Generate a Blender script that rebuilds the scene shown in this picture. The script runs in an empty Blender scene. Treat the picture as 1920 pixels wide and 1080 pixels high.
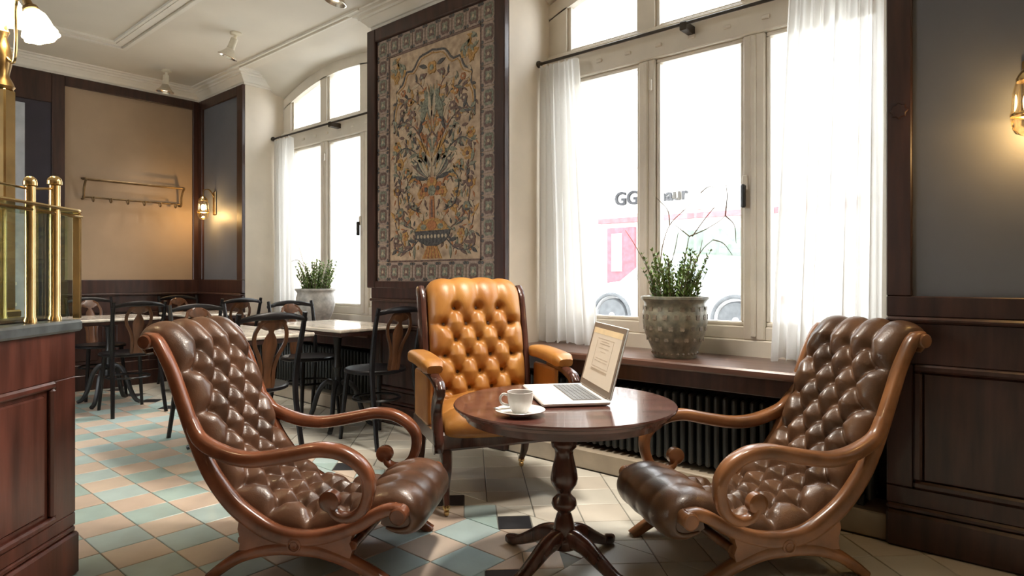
import bpy, bmesh, math, random
import numpy as np
from mathutils import Vector, Matrix

# ------------------------------------------------------------------ camera, world, exposure
SC = bpy.context.scene
COL = SC.collection
FPX, HCAM, YH = 1200.0, 1.05, 520.0
Fv = np.array((-.6588, .7523)); Rv = np.array((.7523, .6588))
cam_d = bpy.data.cameras.new('camera'); cam = bpy.data.objects.new('camera', cam_d); COL.objects.link(cam)
cam.location = (0, 0, HCAM); cam.rotation_euler = (math.pi/2, 0, math.radians(41.21))
cam_d.sensor_width = 36; cam_d.lens = FPX/1920*36; cam_d.shift_y = -20/1920; cam_d.clip_start = .05
SC.camera = cam
world = bpy.data.worlds.new('sky'); SC.world = world; world.use_nodes = True
bg = world.node_tree.nodes['Background']; bg.inputs[0].default_value = (.93, .97, 1, 1); bg.inputs[1].default_value = 6.5
SC.view_settings.view_transform = 'Standard'; SC.view_settings.look = 'None'
SC.view_settings.gamma = 1; SC.view_settings.use_curve_mapping = False
SC.view_settings.exposure = 0.5
try:
    SC.cycles.max_bounces = 10; SC.cycles.diffuse_bounces = 6; SC.cycles.transparent_max_bounces = 16
    SC.cycles.caustics_reflective = False; SC.cycles.caustics_refractive = False; SC.cycles.sample_clamp_indirect = 6
except Exception: pass
random.seed(7); RNG = np.random.default_rng(7)

def W(lat, d):            # metres right of / ahead of the camera -> world x, y
    return lat*Rv[0]+d*Fv[0], lat*Rv[1]+d*Fv[1]
A0 = math.radians(41.21)

# ------------------------------------------------------------------ materials
def mat(name, col, rough=.5, metal=0, var=.15, scale=8, bump=0, bscale=60, stretch=(1, 1, 1), col2=None, spec=.5, coat=0, emis=None, estr=0):
    m = bpy.data.materials.new(name); m.use_nodes = True
    nt = m.node_tree; N = nt.nodes; L = nt.links; b = N['Principled BSDF']
    b.inputs['Roughness'].default_value = rough; b.inputs['Metallic'].default_value = metal
    b.inputs['Specular IOR Level'].default_value = spec; b.inputs['Coat Weight'].default_value = coat
    tc = N.new('ShaderNodeTexCoord'); mp = N.new('ShaderNodeMapping'); mp.inputs['Scale'].default_value = stretch
    L.new(tc.outputs['Object'], mp.inputs['Vector'])
    nz = N.new('ShaderNodeTexNoise'); nz.inputs['Scale'].default_value = scale; nz.inputs['Detail'].default_value = 5
    L.new(mp.outputs[0], nz.inputs['Vector'])
    cr = N.new('ShaderNodeValToRGB'); c2 = col2 or tuple(c*(1-var*2) for c in col)
    hi = tuple(min(1, c*(1+var)) for c in col)
    cr.color_ramp.elements[0].position = .3; cr.color_ramp.elements[0].color = (*c2, 1)
    cr.color_ramp.elements[1].position = .7; cr.color_ramp.elements[1].color = (*hi, 1)
    L.new(nz.outputs['Fac'], cr.inputs['Fac']); L.new(cr.outputs['Color'], b.inputs['Base Color'])
    if bump:
        n2 = N.new('ShaderNodeTexNoise'); n2.inputs['Scale'].default_value = bscale; n2.inputs['Detail'].default_value = 4
        L.new(mp.outputs[0], n2.inputs['Vector'])
        bp = N.new('ShaderNodeBump'); bp.inputs['Strength'].default_value = bump; bp.inputs['Distance'].default_value = .01
        L.new(n2.outputs['Fac'], bp.inputs['Height']); L.new(bp.outputs[0], b.inputs['Normal'])
    if emis:
        b.inputs['Emission Color'].default_value = (*emis, 1); b.inputs['Emission Strength'].default_value = estr
    return m
def wood(name, col, rough=.35, stretch=(1, 1, .12), scale=30, var=.28, coat=.15):
    return mat(name, col, rough, var=var, scale=scale, stretch=stretch, bump=.08, bscale=40, coat=coat)
def glassmat(name, tint=(1, 1, 1), gloss=.06, rough=0):
    m = bpy.data.materials.new(name); m.use_nodes = True; nt = m.node_tree; N = nt.nodes; L = nt.links
    N.remove(N['Principled BSDF']); out = N['Material Output']
    tr = N.new('ShaderNodeBsdfTransparent'); tr.inputs[0].default_value = (*tint, 1)
    gl = N.new('ShaderNodeBsdfGlossy'); gl.inputs['Roughness'].default_value = rough
    mx = N.new('ShaderNodeMixShader'); fr = N.new('ShaderNodeLayerWeight'); fr.inputs[0].default_value = .08
    mu = N.new('ShaderNodeMath'); mu.operation = 'ADD'; mu.inputs[1].default_value = gloss*.2; mu.use_clamp = True
    L.new(fr.outputs['Fresnel'], mu.inputs[0]); L.new(mu.outputs[0], mx.inputs[0]); L.new(tr.outputs[0], mx.inputs[1]); L.new(gl.outputs[0], mx.inputs[2])
    L.new(mx.outputs[0], out.inputs[0]); return m
def clothmat(name):
    m = bpy.data.materials.new(name); m.use_nodes = True; nt = m.node_tree; N = nt.nodes; L = nt.links
    N.remove(N['Principled BSDF']); out = N['Material Output']
    tl = N.new('ShaderNodeBsdfTranslucent'); tl.inputs[0].default_value = (.82, .81, .79, 1)
    df = N.new('ShaderNodeBsdfDiffuse'); df.inputs[0].default_value = (.86, .85, .82, 1)
    tr = N.new('ShaderNodeBsdfTransparent')
    m1 = N.new('ShaderNodeMixShader'); m1.inputs[0].default_value = .3; L.new(tl.outputs[0], m1.inputs[1]); L.new(df.outputs[0], m1.inputs[2])
    m2 = N.new('ShaderNodeMixShader'); m2.inputs[0].default_value = .07; L.new(m1.outputs[0], m2.inputs[1]); L.new(tr.outputs[0], m2.inputs[2])
    nz = N.new('ShaderNodeTexNoise'); nz.inputs['Scale'].default_value = 500; bp = N.new('ShaderNodeBump'); bp.inputs['Strength'].default_value = .1
    L.new(nz.outputs['Fac'], bp.inputs['Height']); L.new(bp.outputs[0], df.inputs['Normal'])
    L.new(m2.outputs[0], out.inputs[0]); return m

M = {}
M['dark'] = wood('dark_mahogany', (.044, .0165, .0115), .4)
M['counter'] = wood('counter_mahogany', (.115, .037, .025), .3, scale=18)
M['chairwood_l'] = wood('reddish_walnut', (.205, .07, .033), .24, stretch=(.3, 1, .3), scale=22)
M['chairwood_r'] = wood('golden_walnut', (.25, .107, .042), .28, stretch=(.3, 1, .3), scale=22)
M['tablewood'] = wood('table_mahogany', (.092, .035, .027), .2, stretch=(.15, 1, 1), scale=26, coat=.3)
M['dkturned'] = wood('dark_turned_mahogany', (.07, .026, .018), .22, coat=.3)
M['leather_l'] = mat('chestnut_leather', (.118, .056, .031), .32, var=.3, scale=7, bump=.1, bscale=220, coat=.12)
M['leather_r'] = mat('brown_leather', (.125, .063, .032), .33, var=.28, scale=7, bump=.1, bscale=220, coat=.12)
M['tan'] = mat('tan_leather', (.36, .172, .04), .36, var=.2, scale=6, bump=.1, bscale=240, col2=(.28, .10, .02))
M['button'] = mat('leather_button', (.06, .03, .018), .4)
M['tanbutton_shaded'] = mat('tan_button_pit_shade', (.1, .04, .012), .45)  # darker than the leather: shade of the deep pits put into the colour
M['blackwood'] = mat('black_lacquer', (.009, .008, .009), .32, var=.3, spec=.35)
M['splat'] = wood('chair_splat_wood', (.115, .048, .021), .3)
M['iron'] = mat('black_iron', (.014, .014, .015), .38, bump=.05)
M['dtop'] = wood('pale_table_top', (.82, .75, .65), .12, stretch=(.15, 1, 1), scale=24, var=.14)
M['radiator'] = mat('radiator_dark_paint', (.02, .023, .023), .45)
M['ceil'] = mat('ceiling_plaster', (.70, .65, .56), .6, var=.03, scale=2, bump=.03, bscale=90)
M['cornice'] = mat('cornice_plaster', (.76, .72, .64), .55, var=.03, scale=4)
M['cream'] = mat('cream_wall', (.37, .265, .175), .7, var=.05, scale=3, bump=.04, bscale=120)
M['reveal'] = mat('reveal_plaster', (.78, .70, .585), .65, var=.05, scale=3, bump=.03, bscale=100)
M['grey'] = mat('grey_blue_wall', (.12, .126, .142), .55, var=.05, scale=3, bump=.03, bscale=150)
M['navy'] = mat('navy_door_paint', (.022, .018, .03), .4, var=.1)
M['winframe'] = mat('window_paint', (.74, .68, .58), .4, var=.05, scale=5)
M['sill'] = wood('sill_wood', (.12, .06, .042), .3, stretch=(.12, 1, 1))
M['pane'] = glassmat('window_glass')
M['glass'] = glassmat('shelf_glass', (.86, .93, .88), .3)
M['cloth'] = clothmat('sheer_curtain')
M['brass'] = mat('polished_brass', (.74, .53, .24), .22, metal=1, var=.12, scale=14)
M['rod'] = mat('dark_rod_metal', (.05, .04, .03), .4, metal=.6)
M['rackbrass'] = mat('dull_rack_brass', (.2, .135, .07), .45, metal=.8, var=.2, scale=20)
M['dkbrass'] = mat('aged_brass', (.33, .22, .1), .35, metal=1, var=.2, scale=20)
M['slate'] = mat('slate_worktop', (.10, .115, .12), .3, var=.2, scale=20)
M['white'] = mat('white_china', (.85, .84, .82), .12, var=.02)
M['alu'] = mat('laptop_silver', (.8, .8, .79), .3, metal=.15, var=.02)
M['key'] = mat('key_grey', (.18, .19, .2), .5, var=.1)
M['bezel'] = mat('laptop_bezel', (.2, .17, .14), .35, var=.05)
M['screen'] = mat('laptop_screen', (.5, .45, .38), .2, var=.03, emis=(1, .84, .62), estr=.2)
M['scrline'] = mat('screen_print', (.42, .34, .25), .5, emis=(.7, .52, .35), estr=.12)
M['scrhead'] = mat('screen_header', (.6, .45, .25), .5, emis=(1, .75, .45), estr=.25)
M['pot'] = mat('glazed_pot', (.185, .175, .13), .38, var=.45, scale=26, col2=(.09, .095, .075), bump=.1, bscale=50)
M['potpale'] = mat('pale_pot', (.52, .50, .46), .45, var=.2, scale=20, bump=.15, bscale=50)
M['potdots'] = mat('pot_relief', (.22, .185, .14), .4, var=.3, scale=30)
M['soil'] = mat('soil', (.05, .035, .025), .9, bump=.4)
M['leaf'] = mat('herb_leaf', (.20, .31, .08), .5, var=.35, scale=30)
M['twig'] = mat('twig', (.16, .12, .08), .7)
M['chrome'] = mat('spot_metal', (.8, .76, .68), .25, metal=1)
M['ivory'] = mat('ivory_enamel', (.72, .66, .52), .35)
M['lamp'] = mat('lamp_glass', (.9, .85, .7), .3, emis=(1, .88, .62), estr=7)
M['bulb'] = mat('lit_bulb', (1, .9, .7), .3, emis=(1, .78, .42), estr=30)
M['spotlens'] = mat('spot_lens', (.9, .8, .65), .2, emis=(1, .85, .65), estr=1.2)
M['crystal'] = glassmat('sconce_crystal', (1, .9, .72), .6, .05)
M['teal'] = mat('teal_tile', (.42, .56, .53), .3, var=.08, scale=5, bump=.03, bscale=60)
M['teal2'] = mat('pale_teal_tile', (.50, .63, .62), .3, var=.08, scale=5, bump=.03, bscale=60)
M['peach'] = mat('peach_tile', (.66, .53, .43), .3, var=.06, scale=5, bump=.03, bscale=60)
M['peach2'] = mat('pale_peach_tile', (.70, .58, .47), .3, var=.06, scale=5, bump=.03, bscale=60)
M['creamt'] = mat('cream_tile', (.68, .66, .58), .3, var=.05, scale=4, bump=.03, bscale=60)
M['creamt2'] = mat('warm_cream_tile', (.67, .62, .53), .3, var=.05, scale=4, bump=.03, bscale=60)
M['blackt'] = mat('black_tile', (.035, .036, .04), .3, var=.2)
M['plinth'] = mat('plinth_stone', (.42, .355, .27), .45, var=.08)
M['grout'] = mat('grout', (.27, .27, .24), .8, var=.15)
# mosaic panel colours
M['mo_ground'] = mat('mosaic_ground', (.47, .355, .24), .5, var=.2, scale=22, col2=(.30, .21, .14), bump=.15, bscale=80)
M['mo_border'] = mat('mosaic_border', (.35, .265, .215), .5, var=.2, scale=60)
M['mo_slate'] = mat('mosaic_slate', (.085, .082, .08), .45, var=.4, scale=60)
M['mo_sage'] = mat('mosaic_sage', (.23, .24, .18), .45, var=.35, scale=60)
M['mo_ochre'] = mat('mosaic_ochre', (.45, .25, .075), .45, var=.3, scale=60)
M['mo_rust'] = mat('mosaic_rust', (.40, .16, .06), .45, var=.3, scale=60)
M['mo_mauve'] = mat('mosaic_mauve', (.17, .105, .085), .45, var=.3, scale=60)
M['mo_pale'] = mat('mosaic_pale', (.48, .385, .27), .45, var=.15, scale=60)
# outside
M['facade'] = mat('pale_facade', (.82, .80, .77), .8, var=.04, scale=1)
M['facade2'] = mat('stone_facade', (.72, .70, .66), .8, var=.06, scale=2)
M['fwin'] = mat('facade_window', (.45, .48, .52), .2, var=.1)
M['asphalt'] = mat('asphalt', (.6, .6, .58), .9, var=.08, scale=6)
M['carwhite'] = mat('car_white', (.85, .86, .88), .25, var=.02, coat=.4)
M['carsilver'] = mat('car_silver', (.6, .62, .65), .3, var=.03, coat=.4)
M['tyre'] = mat('tyre_rubber', (.09, .095, .1), .7)
M['hub'] = mat('wheel_hub', (.7, .7, .72), .35, metal=.3)
M['carglass'] = mat('car_window', (.25, .30, .32), .1)
M['sign'] = mat('sign_letter', (.05, .05, .052), .9, spec=.1)
M['red'] = mat('shop_red', (.50, .08, .10), .6)
M['pink'] = mat('awning_stripe', (.33, .09, .10), .6)
M['green'] = mat('shop_green', (.13, .17, .135), .6)

# ------------------------------------------------------------------ mesh helpers
def catmull(pts, n):
    P = np.array(pts, float); k = len(P)
    Q = np.vstack([2*P[0]-P[1], P, 2*P[-1]-P[-2]])
    out = []
    for u in np.linspace(0, k-1, n):
        i = min(int(u), k-2); t = u-i; a, b, c, d = Q[i], Q[i+1], Q[i+2], Q[i+3]
        out.append(.5*((2*b)+(c-a)*t+(2*a-5*b+4*c-d)*t*t+(3*b-a-3*c+d)*t**3))
    return np.array(out)
def even(P, n):
    P = np.asarray(P, float); d = np.r_[0, np.cumsum(np.linalg.norm(np.diff(P, axis=0), axis=1))]
    u = np.linspace(0, d[-1], n); return np.stack([np.interp(u, d, P[:, k]) for k in range(P.shape[1])], 1), d[-1]

class MB:
    def __init__(s): s.v = []; s.f = []; s.mi = []; s.cur = 0
    def add(s, vs, fs):
        o = len(s.v); s.v += [tuple(map(float, v)) for v in vs]
        for f in fs: s.f.append(tuple(o+i for i in f)); s.mi.append(s.cur)
        return s
    def box(s, x0, x1, y0, y1, z0, z1, bev=0, rot=None, org=(0, 0, 0)):
        if bev:
            bm = bmesh.new(); bmesh.ops.create_cube(bm, size=1)
            for v in bm.verts:
                v.co = Vector((x0+(x1-x0)*(v.co.x+.5), y0+(y1-y0)*(v.co.y+.5), z0+(z1-z0)*(v.co.z+.5)))
            bmesh.ops.bevel(bm, geom=bm.edges[:], offset=bev, segments=2 if bev > .012 else 1, affect='EDGES', profile=.5)
            vs = [v.co.copy() for v in bm.verts]; bm.verts.index_update(); fs = [[v.index for v in f.verts] for f in bm.faces]; bm.free()
        else:
            vs = [(x, y, z) for z in (z0, z1) for y in (y0, y1) for x in (x0, x1)]
            fs = [(0, 2, 3, 1), (4, 5, 7, 6), (0, 1, 5, 4), (2, 6, 7, 3), (0, 4, 6, 2), (1, 3, 7, 5)]
        if rot is not None:
            o = Vector(org); vs = [rot @ (Vector(v)-o)+o for v in vs]
        return s.add(vs, fs)
    def lathe(s, prof, n=24, c=(0, 0, 0), ax='z', closed=True, ang0=0, flute=None):
        vs = []; fs = []
        for i, (r, h) in enumerate(prof):
            for k in range(n):
                a = ang0+2*math.pi*k/n; rr = r*(1+(flute(a, i) if flute else 0)); p = (rr*math.cos(a), rr*math.sin(a), h)
                if ax == 'y': p = (p[0], p[2], p[1])
                if ax == 'x': p = (p[2], p[0], p[1])
                vs.append((p[0]+c[0], p[1]+c[1], p[2]+c[2]))
        m = len(prof)
        for i in range(m-1):
            for k in range(n):
                a, b = i*n+k, i*n+(k+1) % n; fs.append((a, b, b+n, a+n))
        if closed:
            fs.append(tuple(range(n-1, -1, -1))); fs.append(tuple((m-1)*n+k for k in range(n)))
        return s.add(vs, fs)
    def sweep(s, P, side, a, b, n=12, e=.6, caps=True):
        P = np.asarray(P, float); T = np.gradient(P, axis=0); T /= np.linalg.norm(T, axis=1)[:, None]+1e-9
        S = np.array(side, float); m = len(P); a = np.broadcast_to(a, m); b = np.broadcast_to(b, m); vs = []; fs = []
        for i in range(m):
            N_ = np.cross(T[i], S); N_ /= np.linalg.norm(N_)+1e-9
            for k in range(n):
                th = 2*math.pi*k/n; c, d = math.cos(th), math.sin(th)
                c = math.copysign(abs(c)**e, c); d = math.copysign(abs(d)**e, d)
                vs.append(P[i]+N_*a[i]*c+S*b[i]*d)
        for i in range(m-1):
            for k in range(n): q, r = i*n+k, i*n+(k+1) % n; fs.append((q, r, r+n, q+n))
        if caps: fs += [tuple(range(n-1, -1, -1)), tuple((m-1)*n+k for k in range(n))]
        return s.add(vs, fs)
    def tube(s, P, r, n=8, caps=True):
        P = np.asarray(P, float); T = np.gradient(P, axis=0); T /= np.linalg.norm(T, axis=1)[:, None]+1e-9
        up = np.array((0, 0, 1.)) if abs(T[0][2]) < .9 else np.array((1., 0, 0)); m = len(P); r = np.broadcast_to(r, m); vs = []; fs = []
        u = np.cross(T[0], up); u /= np.linalg.norm(u)
        for i in range(m):
            u = u-T[i]*np.dot(u, T[i]); u /= np.linalg.norm(u)+1e-9; w = np.cross(T[i], u)
            for k in range(n):
                th = 2*math.pi*k/n; vs.append(P[i]+r[i]*(u*math.cos(th)+w*math.sin(th)))
        for i in range(m-1):
            for k in range(n): q, e = i*n+k, i*n+(k+1) % n; fs.append((q, e, e+n, q+n))
        if caps: fs += [tuple(range(n-1, -1, -1)), tuple((m-1)*n+k for k in range(n))]
        return s.add(vs, fs)
    def prism(s, poly, h0, h1, ax='z'):
        n = len(poly)
        def p(q, h): return {'z': (q[0], q[1], h), 'y': (q[0], h, q[1]), 'x': (h, q[0], q[1])}[ax]
        vs = [p(q, h0) for q in poly]+[p(q, h1) for q in poly]
        fs = [tuple(range(n-1, -1, -1)), tuple(range(n, 2*n))]+[(i, (i+1) % n, n+(i+1) % n, n+i) for i in range(n)]
        return s.add(vs, fs)
    def ball(s, c, r, n=12, sq=(1, 1, 1)):
        pr = [(max(1e-4, math.sin(math.pi*i/(n//2)))*r, -math.cos(math.pi*i/(n//2))*r) for i in range(n//2+1)]
        o = len(s.v); s.lathe(pr, n)
        for i in range(o, len(s.v)): v = s.v[i]; s.v[i] = (v[0]*sq[0]+c[0], v[1]*sq[1]+c[1], v[2]*sq[2]+c[2])
        return s
    def xf(s, M4, start=0):
        for i in range(start, len(s.v)): s.v[i] = tuple(M4 @ Vector(s.v[i]))
        return s
    def mesh(s, name, mats, smooth=False):
        me = bpy.data.meshes.new(name); me.from_pydata(s.v, [], s.f)
        for m in (mats if isinstance(mats, (list, tuple)) else [mats]): me.materials.append(m)
        if any(s.mi): me.polygons.foreach_set('material_index', s.mi)
        bm = bmesh.new(); bm.from_mesh(me); bmesh.ops.recalc_face_normals(bm, faces=bm.faces); bm.to_mesh(me); bm.free()
        if smooth:
            me.polygons.foreach_set('use_smooth', [True]*len(me.polygons))
            try: me.set_sharp_from_angle(angle=math.radians(40 if smooth is True else smooth))
            except Exception: pass
        me.update(); return me
    def build(s, name, mats, parent=None, smooth=False):
        return link(name, s.mesh(name, mats, smooth), parent)
def link(name, me, parent=None, loc=None, rotz=None):
    o = bpy.data.objects.new(name, me); COL.objects.link(o)
    if parent: o.parent = parent
    if loc is not None: o.location = loc
    if rotz is not None: o.rotation_euler[2] = rotz
    return o
def tag(o, label, cat, group=None):
    o['label'] = label; o['category'] = cat
    if group: o['group'] = group
    return o
def thing(name, label, cat, loc=(0, 0, 0), rotz=0, group=None):
    o = bpy.data.objects.new(name, None); COL.objects.link(o); o.location = loc; o.rotation_euler = (0, 0, rotz); o.empty_display_size = .05
    return tag(o, label, cat, group)
def struct(o): o['kind'] = 'structure'; return o
def sempty(name, loc=(0, 0, 0)):
    o = bpy.data.objects.new(name, None); COL.objects.link(o); o.location = loc; o.empty_display_size = .05; return struct(o)
def copytree(root, loc, rotz, label=None, group=None):
    r = root.copy(); COL.objects.link(r); r.location = loc; r.rotation_euler = (0, 0, rotz)
    if label: r['label'] = label
    if group: r['group'] = group
    for ch in list(root.children):
        c = ch.copy(); COL.objects.link(c); c.parent = r
        for g in list(ch.children):
            d = g.copy(); COL.objects.link(d); d.parent = c
    return r
def point(name, loc, power, col, r=.03, parent=None):
    l = bpy.data.lights.new(name, 'POINT'); l.energy = power; l.color = col; l.shadow_soft_size = r
    o = bpy.data.objects.new(name, l); COL.objects.link(o); o.location = loc
    if parent: o.parent = parent
    return o

# ------------------------------------------------------------------ room dimensions
XB, XF, YW, YL, ZC = -6.92, 2.6, 2.91, -2.6, 3.0
NICHES = [(-5.925, -3.91), (-2.57, -.554), (.80, 2.30)]
YD = 3.30; YO = 3.75; ZS = .64

# ------------------------------------------------------------------ floor with tiles
fl = struct(MB().box(XB-.3, XF+.2, YL-.2, YO, -.12, -.004).build('floor', M['grout']))
def clip(poly, nx, ny, c):
    out = []
    for i in range(len(poly)):
        p, q = poly[i], poly[(i+1) % len(poly)]; dp = nx*p[0]+ny*p[1]-c; dq = nx*q[0]+ny*q[1]-c
        if dp <= 0: out.append(p)
        if dp*dq < 0: t = dp/(dp-dq); out.append((p[0]+(q[0]-p[0])*t, p[1]+(q[1]-p[1])*t))
    return out
def area(p): return .5*abs(sum(p[i][0]*p[(i+1) % len(p)][1]-p[(i+1) % len(p)][0]*p[i][1] for i in range(len(p))))
TX, TY = .2, .195; FX1, FY1 = -1.585, 1.97; BW = .205
tiles = []
G = .0022
ix = 0; x = FX1
while x > XB:
    y = FY1; iy = 0
    while y > YL:
        k = (ix+iy) % 2; r = random.random() < .4
        tiles.append(([(max(x-TX, XB)+G, y-TY+G), (x-G, y-TY+G), (x-G, y-G), (max(x-TX, XB)+G, y-G)], ('teal2' if r else 'teal') if k else ('peach2' if r else 'peach')))
        y -= TY; iy += 1
    x -= TX; ix += 1
h = BW/2
def diam(cx, cy, r, g=.003): r -= g; return [(cx-r, cy), (cx, cy-r), (cx+r, cy), (cx, cy+r)]
def border_cell(cx, cy, k, horiz):
    tiles.append((diam(cx, cy, h), 'blackt' if k % 2 == 0 else 'creamt'))
# border along x (far edge of the field) and along y (its right edge)
k = 0; cx = -1.80
xs = [-1.80-.205*i for i in range(0, 26)]
for i, cx in enumerate(xs):
    if cx-h < XB: break
    tiles.append((diam(cx, FY1+h, h), 'teal2' if i % 2 else 'blackt'))
    for sx in (1,):
        m = cx+h
        tiles.append(([(m-h+.004, FY1+.002), (m+h-.004, FY1+.002), (m, FY1+h-.004)], 'teal' if i % 2 else 'peach2'))
        tiles.append(([(m-h+.004, FY1+BW-.002), (m, FY1+h+.004), (m+h-.004, FY1+BW-.002)], 'creamt'))
cc = (FX1+h, FY1+h); tiles.append((diam(*cc, h), 'blackt'))
for sx in (-1, 1):
    for sy in (-1, 1):
        q = [(cc[0]+sx*(h-.002), cc[1]+sy*(h-.002)), (cc[0]+sx*(h-.002), cc[1]+sy*.005), (cc[0]+sx*.005, cc[1]+sy*(h-.002))]
        tiles.append((q if sx*sy > 0 else q[::-1], 'teal2' if sx+sy == -2 else 'creamt'))
ys = [FY1-h-.205*i for i in range(0, 22)]
for i, cy in enumerate(ys):
    if cy-h < YL: break
    tiles.append((diam(FX1+h, cy, h), 'peach2' if i % 2 == 0 else 'blackt'))
    m = cy-h
    tiles.append(([(FX1+.002, m-h+.004), (FX1+h-.004, m), (FX1+.002, m+h-.004)], 'teal2' if i % 2 else 'peach'))
    tiles.append(([(FX1+BW-.002, m-h+.004), (FX1+BW-.002, m+h-.004), (FX1+h+.004, m)], 'creamt'))
D = .205*math.sqrt(2)/2
for i in range(-60, 60):
    for j in range(-60, 60):
        cx, cy = -1.87+(i+j)*D, 2.42+(i-j)*D
        if not (XB-.3 < cx < XF+.3 and YL-.3 < cy < YW+.3): continue
        base = diam(cx, cy, D, .0035)
        for reg in (0, 1):
            p = base
            if reg == 0: p = clip(p, 0, -1, -(FY1+BW+.002))
            else: p = clip(clip(p, -1, 0, -(FX1+BW+.002)), 0, 1, FY1+BW-.002)
            for c in ((1, 0, XF), (-1, 0, -XB), (0, 1, YW-.02), (0, -1, -YL)):
                if len(p) > 2: p = clip(p, *c)
            if len(p) > 2 and area(p) > 4e-4: tiles.append((p, 'creamt2' if random.random() < .3 else 'creamt'))
def prj(x, y, z=0):
    d = x*Fv[0]+y*Fv[1]; l = x*Rv[0]+y*Rv[1]
    if d < .3: return None
    return 960+FPX*l/d, YH+FPX*(HCAM-z)/d
def seen(p):
    cx = sum(q[0] for q in p)/len(p); cy = sum(q[1] for q in p)/len(p); s = prj(cx, cy)
    if s is None or not (-40 < s[0] < 1960 and s[1] < 1140): return 0
    if s[0] < 140 or (s[0] > 1560 and s[1] < 1000): return 0
    d = cx*Fv[0]+cy*Fv[1]; return area(p)/d**3
rank = sorted(range(len(tiles)), key=lambda i: -seen(tiles[i][0]))
cache = {}
def tile_mesh(p, mk):
    cx = sum(q[0] for q in p)/len(p); cy = sum(q[1] for q in p)/len(p)
    key = (mk, tuple((round(q[0]-cx, 3), round(q[1]-cy, 3)) for q in p))
    if key not in cache:
        b = MB(); n = len(p); lo = [(q[0]-cx, q[1]-cy) for q in p]
        vs = [(q[0], q[1], -.008) for q in lo]+[(q[0], q[1], -.0015) for q in lo]+[(q[0]*.985, q[1]*.985, 0) for q in lo]
        fs = [tuple(range(2*n, 3*n))]+[(a+i, a+(i+1) % n, a+n+(i+1) % n, a+n+i) for a in (0, n) for i in range(n)]
        b.add(vs, fs); cache[key] = b.mesh('floor_tile', M[mk])
    return cache[key], (cx, cy, 0)
NB = 300
for i in rank[:NB]:
    me, c = tile_mesh(*tiles[i]); link('floor_tile', me, fl, c)
rest = MB(); mks = ['teal', 'teal2', 'peach', 'peach2', 'creamt', 'creamt2', 'blackt']
for i in rank[NB:]:
    p, mk = tiles[i]; n = len(p); rest.cur = mks.index(mk)
    rest.add([(*q, -.008) for q in p]+[(*q, 0) for q in p], [tuple(range(n, 2*n))]+[(i2, (i2+1) % n, n+(i2+1) % n, n+i2) for i2 in range(n)])
o = rest.build('more_floor_tiles', [M[m] for m in mks], fl); o['kind'] = 'stuff'

# ------------------------------------------------------------------ walls and ceiling
def archz(x, xc, top=2.905, drop=.15): return top-drop*((x-xc)/.90)**2
mb = MB(); edges = [XB-.25]+[e for n_ in NICHES for e in n_]+[XF+.2]
for a, b in zip(edges[0::2], edges[1::2]): mb.box(a, b, YW, YO, 0, ZC+.15)
wall_r = struct(mb.build('wall_right', M['reveal']))
mb = MB()
for a, b in NICHES: mb.box(a, b, YD-.02, YO-.2, 0, ZS-.03)
struct(mb.build('wall_under_windows', M['dark']))
struct(MB().box(XB-.25, XB, YL, YW, 0, ZC+.1).build('wall_back', M['cream']))
struct(MB().box(XF, XF+.2, YL, YO, 0, ZC+.1).build('wall_front', M['cream']))
WX0, WX1, WZ0, WZ1 = -5.4, -3.3, .9, 2.6
mb = MB().box(XB, WX0, YL-.2, YL, 0, ZC+.1).box(WX1, XF, YL-.2, YL, 0, ZC+.1).box(WX0, WX1, YL-.2, YL, 0, WZ0).box(WX0, WX1, YL-.2, YL, WZ1, ZC+.1)
struct(mb.build('wall_left', M['cream']))
p = sempty('window_4')  # unseen window, added for daylight fill from the camera side
for k in range(3): x = WX0+.04+k*(WX1-WX0-.08)/2; MB().box(x-.04, x+.04, YL-.14, YL-.06, WZ0, WZ1, bev=.006).build('mullion', M['winframe'], p)
MB().box(WX0, WX1, YL-.105, YL-.1, WZ0, WZ1).build('pane', M['pane'], p)
mb = MB().box(XB-.25, XF+.2, YL-.2, YW, ZC, ZC+.15)
for a, b in NICHES:
    xc = (a+b)/2; n = 16; vs = []
    for i in range(n+1):
        x = a+(b-a)*i/n
        for j, (yy, t) in enumerate(((YW, 0), (3.0, .1), (3.12, .45), (3.22, .8), (YD+.12, 1))):
            vs.append((x, yy, ZC*(1-t)+(archz(x, xc)+.095)*t))
    mb.add(vs, [(i*5+j, i*5+j+1, i*5+j+6, i*5+j+5) for i in range(n) for j in range(4)])
    vs2 = []
    for i in range(n+1):
        x = a+(b-a)*i/n; vs2 += [(x, YD+.12, archz(x, xc)+.09), (x, YD+.12, ZC+.15)]
    mb.add(vs2, [(2*i, 2*i+1, 2*i+3, 2*i+2) for i in range(n)])
struct(mb.build('ceiling', M['ceil'], smooth=True))
# cornice with mitred corners
def molding(path, prof, mb):
    P = np.array(path, float); n = len(P); k = len(prof); vs = []
    for i in range(n):
        ds = []
        if i > 0: d = P[i]-P[i-1]; ds.append(d/np.linalg.norm(d))
        if i < n-1: d = P[i+1]-P[i]; ds.append(d/np.linalg.norm(d))
        ns = [np.array((d[1], -d[0])) for d in ds]; m = sum(ns)/len(ns); m = m/np.dot(m, m)
        for p, z in prof: q = P[i]+m*p; vs.append((q[0], q[1], z))
    mb.add(vs, [(i*k+j, i*k+j+1, (i+1)*k+j+1, (i+1)*k+j) for i in range(n-1) for j in range(k-1)])
cz = 2.885
cprof = [(0, cz), (.016, cz), (.018, cz+.018), (.03, cz+.022), (.045, cz+.04), (.075, cz+.068), (.085, cz+.07), (.088, cz+.085), (.115, cz+.09), (.12, cz+.102), (.15, cz+.104), (.152, ZC)]
mb = MB(); molding([(XB, YL), (XB, YW), (NICHES[0][0], YW), (NICHES[0][0], YD)], cprof, mb)
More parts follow.
